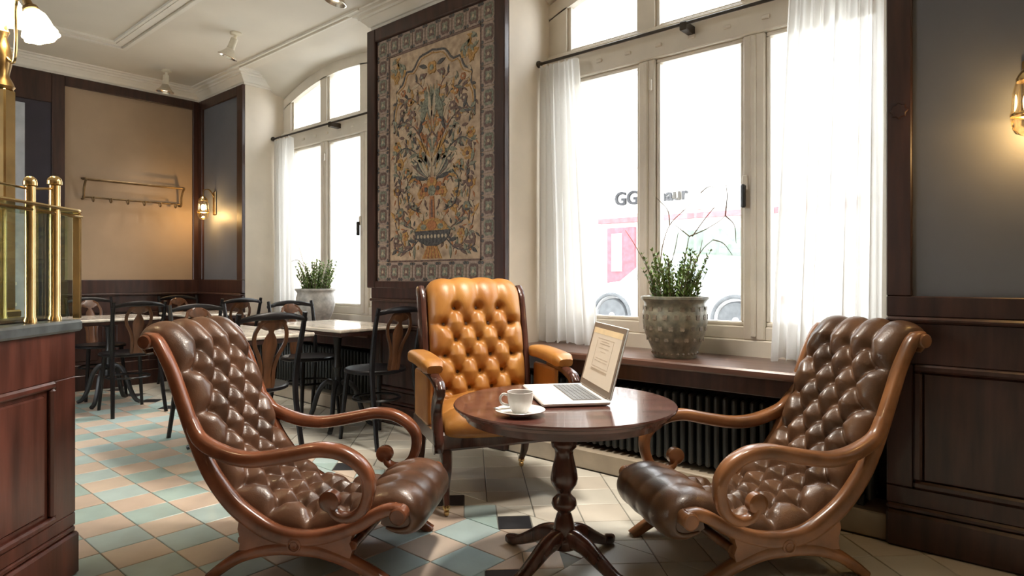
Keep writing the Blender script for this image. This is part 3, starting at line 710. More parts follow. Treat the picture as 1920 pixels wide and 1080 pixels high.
# ------------------------------------------------------------------ scroll-arm lounge chairs
def lounge(lat, d, ang, label, mw, ml):
    wx, wy = W(lat, d); t = thing('scroll_arm_chair', label, 'armchair', (wx, wy, 0), ang+A0)
    HW = .25; rail = [(-.556, .822), (-.548, .842), (-.522, .828), (-.500, .795), (-.464, .724), (-.438, .655), (-.414, .59), (-.388, .52), (-.352, .437), (-.304, .35), (-.232, .262), (-.155, .203), (-.08, .165), (0, .152), (.08, .158), (.16, .18), (.23, .212), (.29, .25), (.335, .266), (.368, .262)]
    arm = [(-.392, .545), (-.345, .482), (-.248, .441), (-.163, .428), (-.089, .434), (.009, .453), (.083, .469), (.128, .471), (.179, .463), (.232, .436), (.266, .397), (.275, .357), (.268, .312), (.25, .275), (.215, .25), (.178, .247), (.15, .262), (.140, .285)]
    legc = [(-.318, .0), (-.272, .036), (-.212, .076), (-.15, .101), (-.08, .117), (0, .122), (.08, .117), (.145, .100), (.21, .075), (.285, .038), (.35, 0)]
    for sg in (-1, 1):
        y = sg*HW; side = (0, 1, 0)
        P2, _ = even(catmull(rail, 200), 70); b = MB(); a = np.interp(np.linspace(0, 1, 70), [0, .06, .3, .45, .6, .75, 1], [.017, .02, .024, .03, .032, .028, .02])
        b.sweep([(p[0], y, p[1]) for p in P2], side, a, .024, 14, .65); fr_ = b.build('side_rail', mw, t, smooth=True)
        MB().lathe([(.001, -.03), (.022, -.03), (.026, -.026), (.026, .026), (.022, .03), (.001, .03)], 18, (-.55, y, .822), ax='y').build('top_scroll', mw, fr_, smooth=True)
        MB().lathe([(.001, -.032), (.024, -.032), (.029, -.027), (.029, .027), (.024, .032), (.001, .032)], 18, (.366, y, .25), ax='y').build('front_scroll', mw, fr_, smooth=True)
        P2, _ = even(catmull(arm, 220), 80); uu = np.linspace(0, 1, 80)
        yo = y+sg*np.interp(uu, [0, .12, .3, .75, .92, 1], [0, .02, .04, .045, .04, .04])
        b = MB(); b.sweep(np.stack([P2[:, 0], yo, P2[:, 1]], 1), side, np.interp(uu, [0, .1, .4, .7, .9, 1], [.022, .026, .026, .023, .018, .014]), np.interp(uu, [0, .2, .6, .85, 1], [.022, .03, .032, .024, .022]), 14, .7)
        am = b.build('arm', mw, t, smooth=True)
        MB().lathe([(.001, -.022), (.012, -.022), (.028, -.02), (.035, -.014), (.035, .014), (.028, .02), (.012, .022), (.001, .022)], 20, (.137, y+sg*.04, .30), ax='y').build('arm_scroll', mw, am, smooth=True)
        P2, _ = even(catmull(legc, 160), 60); b = MB(); b.sweep([(p[0], y, p[1]) for p in P2], side, np.interp(np.linspace(0, 1, 60), [0, .3, .5, .7, 1], [.018, .024, .028, .024, .018]), .022, 12, .6)
        b.v = [(v[0], v[1], max(v[2], 0)) for v in b.v]; b.build('leg_arch', mw, t, smooth=True)
        blk = MB().prism([(-.2, .21), (-.205, .18), (-.195, .145), (-.2, .108), (-.1, .112), (0, .12), (.1, .112), (.198, .10), (.206, .125), (.196, .15), (.205, .175), (.2, .19), (.1, .165), (0, .155), (-.1, .172)], y-.02, y+.02, 'y').build('leg_block', mw, t)
        MB().lathe([(a_, b_*sg) for a_, b_ in ((.001, 0), (.012, .003), (.016, -.002), (.02, .004), (.025, .003), (.027, -.006), (.027, -.012))], 20, (0, y+sg*.022, .135), ax='y').build('rosette', mw, blk, smooth=True)
    for s_, z, r in ((-.2, .135, .016), (.2, .135, .016), (-.515, .79, .02)):
        MB().lathe([(r, -HW), (r*1.2, 0), (r, HW)], 12, (s_, 0, z), ax='y').build('stretcher', mw, t, smooth=True)
    path = [(-.575, .775), (-.592, .80), (-.592, .828), (-.57, .846), (-.535, .838), (-.503, .795), (-.464, .722), (-.435, .645), (-.405, .57), (-.365, .46), (-.31, .352), (-.235, .262), (-.155, .205), (-.08, .172), (0, .158), (.08, .163), (.16, .185), (.23, .218), (.29, .25), (.342, .262), (.382, .252), (.40, .226), (.392, .2), (.36, .188), (.31, .192)]
    rows = []
    for i in range(15):
        u = .20+i*.079; rows.append((u, [-.1650, -.055, .055, .165] if i % 2 else [-.11, 0, .11]))
    o, at = cushion('leather_cushion', path, .465, .082, rows, 300, 96, ml, t, .042, .024, 6, tfun=lambda q: float(np.interp(q, [0, .12, .47, .57, .77, .87, .94, 1], [.25, .85, 1, 1.12, 1.05, .85, .5, .3])))
    buttons(o, at, rows, .010, M['button'])
    MB().prism([(.29, .205), (.30, .248), (.34, .262), (.381, .252), (.398, .226), (.391, .201), (.36, .189), (.31, .193)], -.226, .226, 'y').build('seat_front_roll', ml, t)
    return t
def lounge_at(l0, d0, a, right, *r):     # pose given for the near side rail; the chair centre is half its width beyond
    fx, fy = math.cos(a), math.sin(a); wx, wy = (-fy, fx) if fx > 0 else (fy, -fx)
    return lounge(l0+.25*wx, d0+.25*wy, a, *r)
lounge_at(-.742, 2.205, -.12, 0, 'reddish buttoned leather scroll-arm chair with its back to the counter', M['chairwood_l'], M['leather_l'])
lounge_at(.937, 2.195, 3.36, 1, 'dark brown buttoned leather scroll-arm chair beside the dark wainscot', M['chairwood_r'], M['leather_r'])

# ------------------------------------------------------------------ tan library armchair
tx, ty = W(-.113, 3.17)
t = thing('library_armchair', 'tan buttoned leather armchair with dark wooden frame under the mosaic panel', 'armchair', (tx, ty, 0), math.radians(-28))
# local: x forward, y left
bpath = [(-.30, .915), (-.318, .938), (-.298, .955), (-.272, .935), (-.252, .87), (-.22, .74), (-.19, .6), (-.168, .44), (-.16, .40)]
rows = [(.15+i*.081, [-.12, 0, .12] if i % 2 == 0 else [-.18, -.06, .06, .18]) for i in range(7)]
o, at = cushion('back_cushion', bpath, .51, .085, rows, 150, 90, M['tan'], t, .032, .026, 8, crown=.012, topf=.12, pit=1.25, rb=.02)
buttons(o, at, rows, .012, M['tanbutton_shaded'])
MB().prism([(-.335, .92), (-.27, .93), (-.17, .40), (-.235, .38)], -.25, .25, 'y').build('back_panel', M['dkturned'], t)
for sg in (-1, 1):
    b = MB(); P2, _ = even(catmull([(-.335, .975), (-.305, .97), (-.285, .91), (-.25, .76), (-.22, .6), (-.20, .44), (-.20, .32)], 80), 30)
    b.sweep([(p[0], sg*.275, p[1]) for p in P2], (0, 1, 0), np.interp(np.linspace(0, 1, 30), [0, .1, 1], [.03, .05, .045]), .02, 12, .6); b.build('back_stile', M['dkturned'], t, smooth=True)
    # arm pad, leather
    b = MB(); P2, _ = even(catmull([(-.2, .655), (-.1, .66), (.05, .655), (.16, .645), (.20, .635)], 60), 30)
    b.sweep([(p[0], sg*.325, p[1]) for p in P2], (0, 1, 0), np.interp(np.linspace(0, 1, 30), [0, .1, .9, 1], [.02, .032, .034, .02]), np.interp(np.linspace(0, 1, 30), [0, .1, .9, 1], [.03, .05, .052, .036]), 16, .6); b.build('arm_pad', M['tan'], t, smooth=True)
    # carved arm support sweeping down and forward
    b = MB(); P2, _ = even(catmull([(.02, .615), (.17, .605), (.275, .578), (.29, .55), (.255, .51), (.232, .45), (.25, .38), (.27, .33), (.26, .29)], 90), 40)
    b.sweep([(p[0], sg*.325, p[1]) for p in P2], (0, 1, 0), np.interp(np.linspace(0, 1, 40), [0, .3, .5, 1], [.016, .018, .03, .026]), .024, 12, .65); b.build('arm_support', M['dkturned'], t, smooth=True)
    MB().box(-.18, .10, sg*.322-.014, sg*.322+.014, .36, .60, bev=.015).build('side_panel', M['tan'], t)
    b = MB(); b.lathe([(.001, -.004), (.022, -.004), (.026, 0), (.018, .006), (.001, .008)], 16, (.27, sg*.325+sg*.02, .30), ax='y'); b.build('scroll_boss', M['dkturned'], t, smooth=True)
spath = [(-.17, .375), (-.1, .375), (.05, .375), (.2, .378), (.25, .38), (.272, .372), (.268, .36)]
srows = [(.1, [-.18, 0, .18]), (.2, [-.09, .09]), (.3, [-.18, 0, .18])]
o, at = cushion('seat_cushion', spath, .60, .07, srows, 90, 70, M['tan'], t, .022, .03, 8, crown=.03)
buttons(o, at, srows, .011, M['tanbutton_shaded'])
MB().box(-.24, .285, -.33, .33, .285, .37, bev=.012).build('seat_frame', M['dkturned'], t)
for sx in (-1, 1):
    for sy in (-1, 1):
        b = MB(); fx_ = .27 if sx > 0 else -.30
        P2, _ = even(catmull([(sx*.24 if sx > 0 else -.22, .30), ((.265 if sx > 0 else -.235), .22), ((.25 if sx > 0 else -.25), .12), (fx_, .045)], 40), 16)
        b.sweep([(p[0], sy*.29, p[1]) for p in P2], (0, 1, 0), np.linspace(.032, .014, 16), np.linspace(.03, .014, 16), 10, .7); lg = b.build('leg', M['dkturned'], t, smooth=True)
        MB().lathe([(.014, .05), (.017, .045), (.017, .032), (.012, .03)], 12, (fx_, sy*.29, 0)).build('caster_cup', M['brass'], lg, smooth=True)
        MB().lathe([(.001, -.009), (.013, -.009), (.017, -.005), (.017, .005), (.013, .009), (.001, .009)], 14, (fx_, sy*.29, .017), ax='y').build('caster_wheel', M['brass'], lg, smooth=True)

# ------------------------------------------------------------------ round pedestal table
RX, RD = W(.19, 2.33); ZT = .597
t = thing('pedestal_table', 'round dark mahogany pedestal table with four splayed legs', 'table', (RX, RD, 0), A0)
R_ = .402
MB().lathe([(.001, ZT-.03), (R_-.03, ZT-.03), (R_-.018, ZT-.026), (R_-.014, ZT-.016), (R_-.003, ZT-.011), (R_, ZT-.005), (R_-.003, ZT), (.001, ZT)], 72).build('table_top', M['tablewood'], t, smooth=30)
MB().lathe([(.001, ZT-.06), (R_-.07, ZT-.06), (R_-.045, ZT-.055), (R_-.042, ZT-.03), (.001, ZT-.03)], 60).build('apron', M['tablewood'], t, smooth=30)
MB().lathe([(.001, .07), (.046, .07), (.05, .095), (.046, .112), (.04, .12), (.041, .135), (.036, .16), (.028, .188), (.024, .196), (.026, .202), (.04, .212), (.047, .228), (.042, .245), (.03, .256), (.025, .264), (.026, .272), (.036, .285), (.047, .302), (.05, .32), (.046, .35), (.037, .385), (.033, .41), (.036, .425), (.046, .435), (.048, .45), (.042, .465), (.06, .5), (.07, .54), (.001, .54)], 32).build('column', M['dkturned'], t, smooth=True)
leg = MB(); P2, _ = even(catmull([(.02, .105), (.055, .108), (.10, .096), (.16, .064), (.22, .034), (.262, .022), (.29, .02)], 90), 36)
leg.sweep([(p[0], 0, p[1]) for p in P2], (0, 1, 0), np.interp(np.linspace(0, 1, 36), [0, .3, .8, .92, 1], [.036, .03, .018, .02, .016]), np.interp(np.linspace(0, 1, 36), [0, .8, .93, 1], [.026, .019, .023, .017]), 14, .65)
leg.v = [(v[0], v[1], max(v[2], 0)) for v in leg.v]; leg = leg.mesh('leg', M['dkturned'], True)
for k in range(4): link('leg', leg, t, (0, 0, 0), math.radians(45+90*k))

# laptop, cup and saucer --------------------------------------------------
def onz(px, py, z):
    tt = FPX*(HCAM-z)/(py-YH); m = (px-960)/FPX; return W(m*tt, tt)
lx, ly = W(.195, 2.43); la = A0+math.radians(9)
t = thing('laptop', 'open silver laptop on the round table facing the tan armchair side', 'laptop', (lx, ly, ZT), la)
t['label'] = 'open silver laptop with a pale form on its screen on the round table'
lw, ld = .40, .245    # local: x to hinge, y along the hinge
MB().box(-ld/2, ld/2, -lw/2, lw/2, .003, .017, bev=.004).build('base', M['alu'], t)
for sx in (-1, 1):
    for sy in (-1, 1): MB().lathe([(.006, 0), (.006, .004)], 8, (sx*.1, sy*.17, 0)).build('rubber_foot', M['key'], t)
kb = MB().box(-.005, .10, -.165, .165, .0165, .018).build('keyboard', M['bezel'], t)
ks = MB()
for r_ in range(6):
    for c_ in range(14): x = -.002+r_*.017; y = -.162+c_*.0232; ks.box(x, x+.0145, y, y+.0205, .0175, .0195)
o = ks.build('keys', M['key'], kb); o['kind'] = 'stuff'
MB().box(-.105, -.035, -.05, .05, .0168, .0175).build('trackpad', M['alu'], t)
rot = Matrix.Rotation(math.radians(15), 4, 'Y'); T0 = Matrix.Translation((ld/2-.004, 0, .018))
def lid(name, m, par, x0, x1, y0, y1, z0, z1, bev=0): return MB().box(x0, x1, y0, y1, z0, z1, bev=bev).xf(T0 @ rot).build(name, m, par)
ld_ = lid('lid', M['alu'], t, 0, .007, -lw/2, lw/2, 0, .262, .003)
lid('bezel', M['bezel'], ld_, -.0015, 0, -lw/2+.003, lw/2-.003, .004, .259)
sc = lid('screen', M['screen'], t, -.0022, -.0012, -lw/2+.022, lw/2-.022, .026, .240)
lid('screen_header', M['scrhead'], sc, -.0028, -.002, -lw/2+.022, lw/2-.022, .218, .240)
for q in ((-.1, .1, .20, .202), (-.1, .1, .09, .092), (-.1, -.098, .09, .202), (.098, .1, .09, .202), (-.06, .06, .18, .183), (-.06, .06, .165, .167), (-.03, .03, .15, .152), (-.075, .075, .123, .125), (-.075, .075, .113, .115), (-.1, .1, .073, .083), (-.05, .05, .19, .192)):
    lid('form_line', M['scrline'], sc, -.0028, -.002, *q)
MB().lathe([(.006, -lw/2+.04), (.006, lw/2-.04)], 10, (ld/2-.002, 0, .017), ax='y').build('hinge', M['bezel'], t, smooth=True)
cx_, cy_ = W(.027, 2.11)
o = MB().lathe([(.001, .004), (.028, .004), (.03, 0), (.034, 0), (.036, .004), (.06, .009), (.082, .017), (.083, .0185), (.081, .0195), (.058, .012), (.034, .008), (.001, .008)], 40).build('saucer', M['white'], smooth=True); o.location = (cx_, cy_, ZT); tag(o, 'white china saucer under the cup on the round table', 'saucer')
t = thing('coffee_cup', 'white china coffee cup on a saucer beside the laptop', 'cup', (cx_, cy_, ZT+.0082), A0)
MB().lathe([(.001, 0), (.024, 0), (.026, .003), (.031, .01), (.039, .028), (.0425, .05), (.043, .068), (.042, .069), (.0405, .068), (.039, .05), (.035, .028), (.026, .012), (.001, .01)], 36).build('cup_body', M['white'], t, smooth=True)
MB().tube(catmull([(-.037, 0, .055), (-.055, 0, .06), (-.066, 0, .047), (-.06, 0, .03), (-.036, 0, .022)], 24), .0042, 8).build('handle', M['white'], t, smooth=True)
MB().lathe([(.001, .056), (.0385, .056)], 24, closed=False).build('coffee', M['dkturned'], t)
sp = MB(); sp.tube(catmull([(-.075, .02, .02), (-.04, .045, .012), (.0, .055, .011)], 14), .002, 6); sp.ball((-.072, .022, .0205), .011, 8, (1.3, .8, .3)); o = sp.build('teaspoon', M['chrome'], smooth=True)
o.location = (cx_, cy_, ZT+.003); o.rotation_euler = (0, 0, A0+math.radians(20)); tag(o, 'small teaspoon lying on the white saucer', 'spoon')

# ------------------------------------------------------------------ dining tables and chairs
def dining_chair():
    t = thing('dining_chair', 'x', 'chair', group='black bentwood dining chairs')
    # local: x forward, back at x=-.2
    MB().lathe([(.001, .44), (.19, .44), (.2, .446), (.2, .46), (.19, .466), (.165, .462), (.001, .458)], 28).build('seat', M['blackwood'], t, smooth=True)
    for sg in (-1, 1):
        P2 = catmull([(-.27, sg*.185, 0), (-.225, sg*.172, .22), (-.19, sg*.165, .45), (-.21, sg*.17, .62), (-.245, sg*.178, .76), (-.275, sg*.178, .865)], 30)
        MB().tube(P2, np.interp(np.linspace(0, 1, 30), [0, .5, 1], [.014, .017, .013]), 8).build('rear_post', M['blackwood'], t, smooth=True)
        MB().tube(catmull([(.165, sg*.155, 0), (.15, sg*.14, .22), (.13, sg*.125, .44)], 12), np.linspace(.012, .017, 12), 8).build('front_leg', M['blackwood'], t, smooth=True)
    b = MB(); b.sweep(catmull([(-.262, -.19, .825), (-.285, -.1, .845), (-.29, 0, .85), (-.285, .1, .845), (-.262, .19, .825)], 20), (0, 0, 1), .011, np.interp(np.linspace(0, 1, 20), [0, .5, 1], [.012, .022, .012]), 10, .7); b.build('top_rail', M['blackwood'], t, smooth=True)
    MB().tube([(.15*math.cos(a)-.01, .15*math.sin(a), .27) for a in np.linspace(0, 2*math.pi, 25)], .009, 6, caps=False).build('stretcher_ring', M['blackwood'], t, smooth=True)
    def xb(z): return float(np.interp(z, [.46, .62, .76, .85], [-.185, -.215, -.25, -.285]))
    b = MB()
    for sg in (-1, 1):
        Q = catmull([(0, .46), (.035, .47), (.035, .56), (.05, .63), (.082, .70), (.085, .76), (.06, .81), (.03, .83)], 26)
        b.sweep([(xb(z), sg*y, z) for y, z in Q], (1, 0, 0), .012, .006, 8, .7)
    Q = [(0, z) for z in np.linspace(.46, .77, 18)]
    wv = np.interp(np.linspace(0, 1, 18), [0, .25, .45, .75, .9, 1], [.034, .02, .026, .042, .03, .01])
    b.sweep([(xb(z), 0, z) for y, z in Q], (1, 0, 0), wv, .006, 10, .7)
    b.sweep([(xb(z), 0, z) for z in np.linspace(.775, .845, 8)], (1, 0, 0), [.03, .055, .07, .078, .076, .066, .05, .03], .006, 10, .7)
    b.sweep([(xb(z), 0, z) for z in np.linspace(.70, .78, 6)], (1, 0, 0), [.01, .012, .012, .012, .014, .02], .007, 8, .7)
    b.build('splat', M['splat'], t, smooth=True)
    return t
ch = dining_chair(); G_ = 'black bentwood dining chairs'
CH = [(-5.37, 1.805, -1, 'black bentwood chair facing the coat rack wall at the table beside the counter'),
      (-6.66, 1.84, 1, 'black bentwood chair under the coat rack, its back to the cream wall panel'),
      (-6.74, 2.62, 1, 'black bentwood chair in the corner under the lit sconce, back to the wall'),
      (-5.53, 2.66, -1, 'black bentwood chair at the corner table, its back to the far window pot'),
      (-4.42, 1.85, 1, 'black bentwood chair just behind the reddish leather chair, facing the mosaic side'),
      (-3.14, 1.69, -1, 'black bentwood chair with its back to the round table, beside the reddish leather chair'),
      (-4.54, 2.60, 1, 'black bentwood chair in front of the pale plant pot on the far sill'),
      (-3.17, 2.55, -1, 'black bentwood chair with its back beside the tan armchair')]
for i, (bx, by, sg, lab) in enumerate(CH):
    loc = (bx+.245*sg, by, 0); rz = 0 if sg > 0 else math.pi
    rz += random.uniform(-.05, .05)
    if i == 0: ch.location = loc; ch.rotation_euler = (0, 0, rz); ch['label'] = lab
    else: copytree(ch, loc, rz, lab, G_)
def dining_table(x0, x1, y0, y1, label, first=[]):
    cx, cy = (x0+x1)/2, (y0+y1)/2
    t = thing('dining_table', label, 'table', (cx, cy, 0), 0, 'pale topped dining tables')
    a, b = (x1-x0)/2, (y1-y0)/2
    MB().box(-a, a, -b, b, .70, .722, bev=.006).build('table_top', M['dtop'], t)
    MB().box(-a+.012, a-.012, -b+.012, b-.012, .672, .70, bev=.004).build('under_frame', M['dark'], t)
    MB().lathe([(.001, .672), (.09, .672), (.09, .66), (.035, .64), (.028, .6), (.022, .5), (.028, .44), (.034, .42), (.024, .40), (.024, .33), (.04, .29), (.04, .24), (.02, .22), (.001, .22)], 16).build('column', M['iron'], t, smooth=True)
    m = MB(); P2 = catmull([(.02, 0, .30), (.07, 0, .32), (.13, 0, .25), (.17, 0, .12), (.21, 0, .04), (.25, 0, .016)], 24)
    m.sweep(P2, (0, 1, 0), np.linspace(.02, .014, 24), .016, 10, .7); m.v = [(v[0], v[1], max(0, v[2])) for v in m.v]; me = m.mesh('leg', M['iron'], True)
    for k in range(4): link('leg', me, t, (0, 0, 0), math.radians(45+90*k))
dining_table(-6.34, -5.70, 1.50, 2.09, 'pale topped dining table beside the counter, under the coat rack')
dining_table(-6.41, -5.77, 2.32, 2.86, 'pale topped dining table in the corner by the lit sconce')
dining_table(-4.32, -3.40, 1.50, 2.10, 'pale topped dining table just behind the reddish leather chair')
dining_table(-4.33, -3.44, 2.30, 2.85, 'pale topped dining table under the mosaic panel and far sill')

# ------------------------------------------------------------------ potted plants
def pot_plant(x, y, label, mp, dots, seed, twigs):
    rg = random.Random(seed)
    t = thing('potted_herb', label, 'potted plant', (x, y, ZS), 0)
    pr = [(.001, 0), (.105, 0), (.11, .01), (.112, .03), (.125, .06), (.15, .12), (.163, .18), (.162, .235), (.152, .272), (.157, .285), (.172, .30), (.172, .312), (.158, .314), (.145, .30), (.14, .28), (.001, .275)]
    pt = MB().lathe(pr, 40).build('pot', mp, t, smooth=True)
    if dots:
        me = MB().ball((0, 0, 0), .011, 8).mesh('relief_dot', M['potdots'], True)
        for k in range(26):
            a = 2*math.pi*k/26; q = link('relief_dot', me, pt, (.1115*math.cos(a), .1115*math.sin(a), .024)); q.scale = (.7,)*3
        b = MB()
        for row, (z, r_) in enumerate(((.10, .1425), (.155, .1580), (.21, .1632), (.25, .1595))):
            for k in range(18):
                a = 2*math.pi*(k+.5*(row % 2))/18; n0 = len(b.v); edisc(b, 0, 0, .013, .014, -.0012, .0012, 12, petal=.25)
                b.xf(Matrix.Translation((r_*math.cos(a), r_*math.sin(a), z)) @ Matrix.Rotation(a-math.pi/2, 4, 'Z'), n0)
        b.build('flower_relief', M['potdots'], pt)['kind'] = 'stuff'
    MB().lathe([(.001, .288), (.148, .286)], 24, closed=False).build('soil', M['soil'], t)
    st = MB(); lf = MB()
    for k in range(60):
        a = rg.uniform(0, 6.28); r0 = .11*math.sqrt(rg.random()); h_ = rg.uniform(.13, .27); sp_ = rg.uniform(.02, .08)
        x0, y0 = r0*math.cos(a), r0*math.sin(a); P = catmull([(x0, y0, .28), (x0+.3*sp_*math.cos(a), y0+.3*sp_*math.sin(a), .28+h_*.5), (x0+sp_*math.cos(a), y0+sp_*math.sin(a), .28+h_)], 10)
        st.tube(P, np.linspace(.003, .0012, 10), 5)
        for j in range(1, 10):
            for m in range(4):
                b_ = rg.uniform(0, 6.28); ln = rg.uniform(.022, .045)*(1.1-.05*j); el = rg.uniform(.5, 1.2); p = P[j]
                d = np.array((math.cos(b_)*math.cos(el), math.sin(b_)*math.cos(el), math.sin(el))); s_ = np.array((-math.sin(b_), math.cos(b_), 0))*.006
                lf.add([p, p+d*ln*.5+s_, p+d*ln, p+d*ln*.5-s_], [(0, 1, 2, 3)])
    o = st.build('stems', M['twig'], t); o['kind'] = 'stuff'; o = lf.build('foliage', M['leaf'], t); o['kind'] = 'stuff'
    for pts in twigs:
        P = catmull(pts, 26); MB().tube(P, np.linspace(.0034, .0014, 26), 6).build('twig', M['twig'], t, smooth=True)
    return t
tw = []
rg = random.Random(5); rx, ry = Rv    # twigs mostly fan out along the window
def tp(l, z, dd=0): return (l*.80+dd*.3, l*.30+dd, z)
tw += [[tp(-.09, .28), tp(-.09, .42), tp(-.075, .56), tp(-.03, .68), tp(.06, .76), tp(.15, .84)], [tp(-.03, .68), tp(-.06, .76, .02), tp(-.13, .83, .02)], [tp(.03, .28), tp(.05, .45), tp(.075, .58), tp(.085, .62)],
       [tp(.085, .62), tp(.17, .65), tp(.25, .69), tp(.29, .72)], [tp(.29, .72), tp(.30, .82), tp(.29, .9)], [tp(.29, .72), tp(.34, .67), tp(.35, .58)], [tp(.085, .62), tp(.03, .66), tp(-.03, .70)],
       [tp(.085, .62, .02), tp(.16, .72, .03), tp(.24, .80, .03)], [tp(.06, .3), tp(.10, .45), tp(.16, .55), tp(.22, .60)], [tp(-.06, .3), tp(-.03, .45), tp(.0, .55), tp(.02, .64)], [tp(.15, .84), tp(.2, .87), tp(.26, .85)],
       [tp(-.1, .3), tp(-.16, .45), tp(-.24, .58), tp(-.30, .66)], [tp(.22, .60), tp(.28, .58), tp(.33, .52)], [tp(.1, .45), tp(.14, .52), tp(.16, .60)]]
pot_plant(-1.545, 3.04, 'leafy herb with bare twigs in a dark green patterned glazed pot on the near sill', M['pot'], True, 3, tw)
pot_plant(-4.915, 3.04, 'leafy herb in a plain pale stone pot on the sill behind the dining tables', M['potpale'], False, 4, [[tp(-.08, .3), tp(-.14, .5), tp(-.2, .66), tp(-.24, .72)], [tp(-.05, .3), tp(-.05, .5), tp(0, .66)], [tp(-.14, .5), tp(-.22, .56), tp(-.3, .55)]])

# ------------------------------------------------------------------ counter and display case
px_, py_ = W(-1.541, 2.283)
cang = math.radians(-45)        # local x runs back towards the camera, local -y into the counter ... y<0 is the body
t = thing('bar_counter', 'dark mahogany bar counter with a panelled front', 'counter', (px_, py_, 0), cang)
# local +x = (.707,-.707); local +y = (.707,.707) = outward
Lc, Dc = 2.2, .7
MB().box(.02, Lc, -Dc, -.02, .0, .86, bev=.004).build('body', M['counter'], t)
MB().box(.0, Lc, -Dc, .0, 0, .15, bev=.008).build('plinth', M['counter'], t); MB().box(.008, Lc, -Dc, -.008, .15, .175, bev=.008).build('plinth_mould', M['counter'], t)
MB().box(.012, Lc, -.022, -.008, .70, .86, bev=.003).build('top_rail', M['counter'], t); MB().box(.012, Lc, -.022, -.008, .175, .22, bev=.003).build('bottom_rail', M['counter'], t)
for k in range(4):
    x = .012+k*.66; MB().box(x, x+.11, -.022, -.008, .22, .70, bev=.003).build('stile', M['counter'], t)
    if k < 3:
        pn = MB().box(x+.15, x+.62, -.026, -.014, .26, .66, bev=.008).build('panel', M['counter'], t)
        for q in ((x+.11, x+.66, .22, .245), (x+.11, x+.66, .675, .70), (x+.11, x+.135, .245, .675), (x+.635, x+.66, .245, .675)):
            MB().box(q[0], q[1], -.022, -.002, q[2], q[3], bev=.007).build('panel_mould', M['counter'], pn)
o = MB().box(.0, Lc, -Dc, .012, .86, .90, bev=.008).build('counter_worktop', M['slate']); o.location = (px_, py_, 0); o.rotation_euler = (0, 0, cang); tag(o, 'grey slate worktop on the bar counter', 'worktop')
# display case in counter coordinates
def cl(lat, d):       # camera-relative ground position -> counter local
    wx, wy = W(lat, d); q = Matrix.Rotation(-cang, 3, 'Z') @ Vector((wx-px_, wy-py_, 0)); return q.x, q.y
t = thing('brass_display_case', 'brass and glass display case standing on the slate worktop', 'display case', (px_, py_, .90), cang)
A_ = cl(-1.572, 2.20); B_ = cl(-1.566, 2.08)
yb = -.2
def post(x, y, r, z1, knob):
    b = MB().lathe([(r*1.25, 0), (r*1.25, .012), (r, .02), (r, z1)], 16, (x, y, 0)); o = b.build('post', M['brass'], t, smooth=True)
    if knob: MB().lathe([(r*.9, z1), (r*1.35, z1+.004), (r*1.35, z1+.014), (r*1.2, z1+.024), (r*.7, z1+.032), (.001, z1+.034)], 16, (x, y, 0)).build('finial', M['brass'], o, smooth=True)
post(A_[0], A_[1], .0165, .465, True); post(B_[0], B_[1], .0150, .445, True)
post(A_[0]+.01, yb, .012, .38, False); post(B_[0]+.9, B_[1], .015, .445, True)
MB().tube([(A_[0], A_[1], .455), (B_[0], B_[1], .437)], .004, 8).build('guard_rail', M['brass'], t); MB().tube([(B_[0], B_[1], .437), (B_[0]+.9, B_[1], .437)], .004, 8).build('guard_rail', M['brass'], t)
# rounded glass shelf
sh = [(-.07+.06*(1-math.cos(a)), -.005-.06+.06*math.sin(a)) for a in np.linspace(0, math.pi/2, 7)]
poly = [(-.07, yb-.05)]+[(-.07+.06*(1-math.cos(a)), -.075+.06*math.sin(a)) for a in np.linspace(0, math.pi/2, 7)]+[(1.3, -.015), (1.3, yb-.05)]
MB().prism(poly, .383, .393).build('top_shelf', M['glass'], t)
P3 = [(p[0], p[1], .388) for p in poly]; MB().tube(np.array(P3[:-1]), .006, 6).build('shelf_edging', M['brass'], t)
MB().tube([(-.06, -.03, .37), (1.3, -.03, .37)], .006, 8).build('shelf_bearer', M['brass'], t)
MB().box(-.055, -.05, yb, -.05, .01, .38).build('end_pane', M['glass'], t); MB().box(.0, 1.3, -.048, -.043, .01, .37).build('front_pane', M['glass'], t)
for q in ((-.062, -.048, -.055, -.03), (-.062, -.048, yb, yb+.02), (.12, .134, yb, yb+.02)): MB().box(q[0], q[1], q[2], q[3], 0, .383, bev=.002).build('corner_bar', M['brass'], t)
MB().box(-.03, 1.3, yb+.03, -.08, .0, .012, bev=.003).build('case_floor', M['dark'], t)
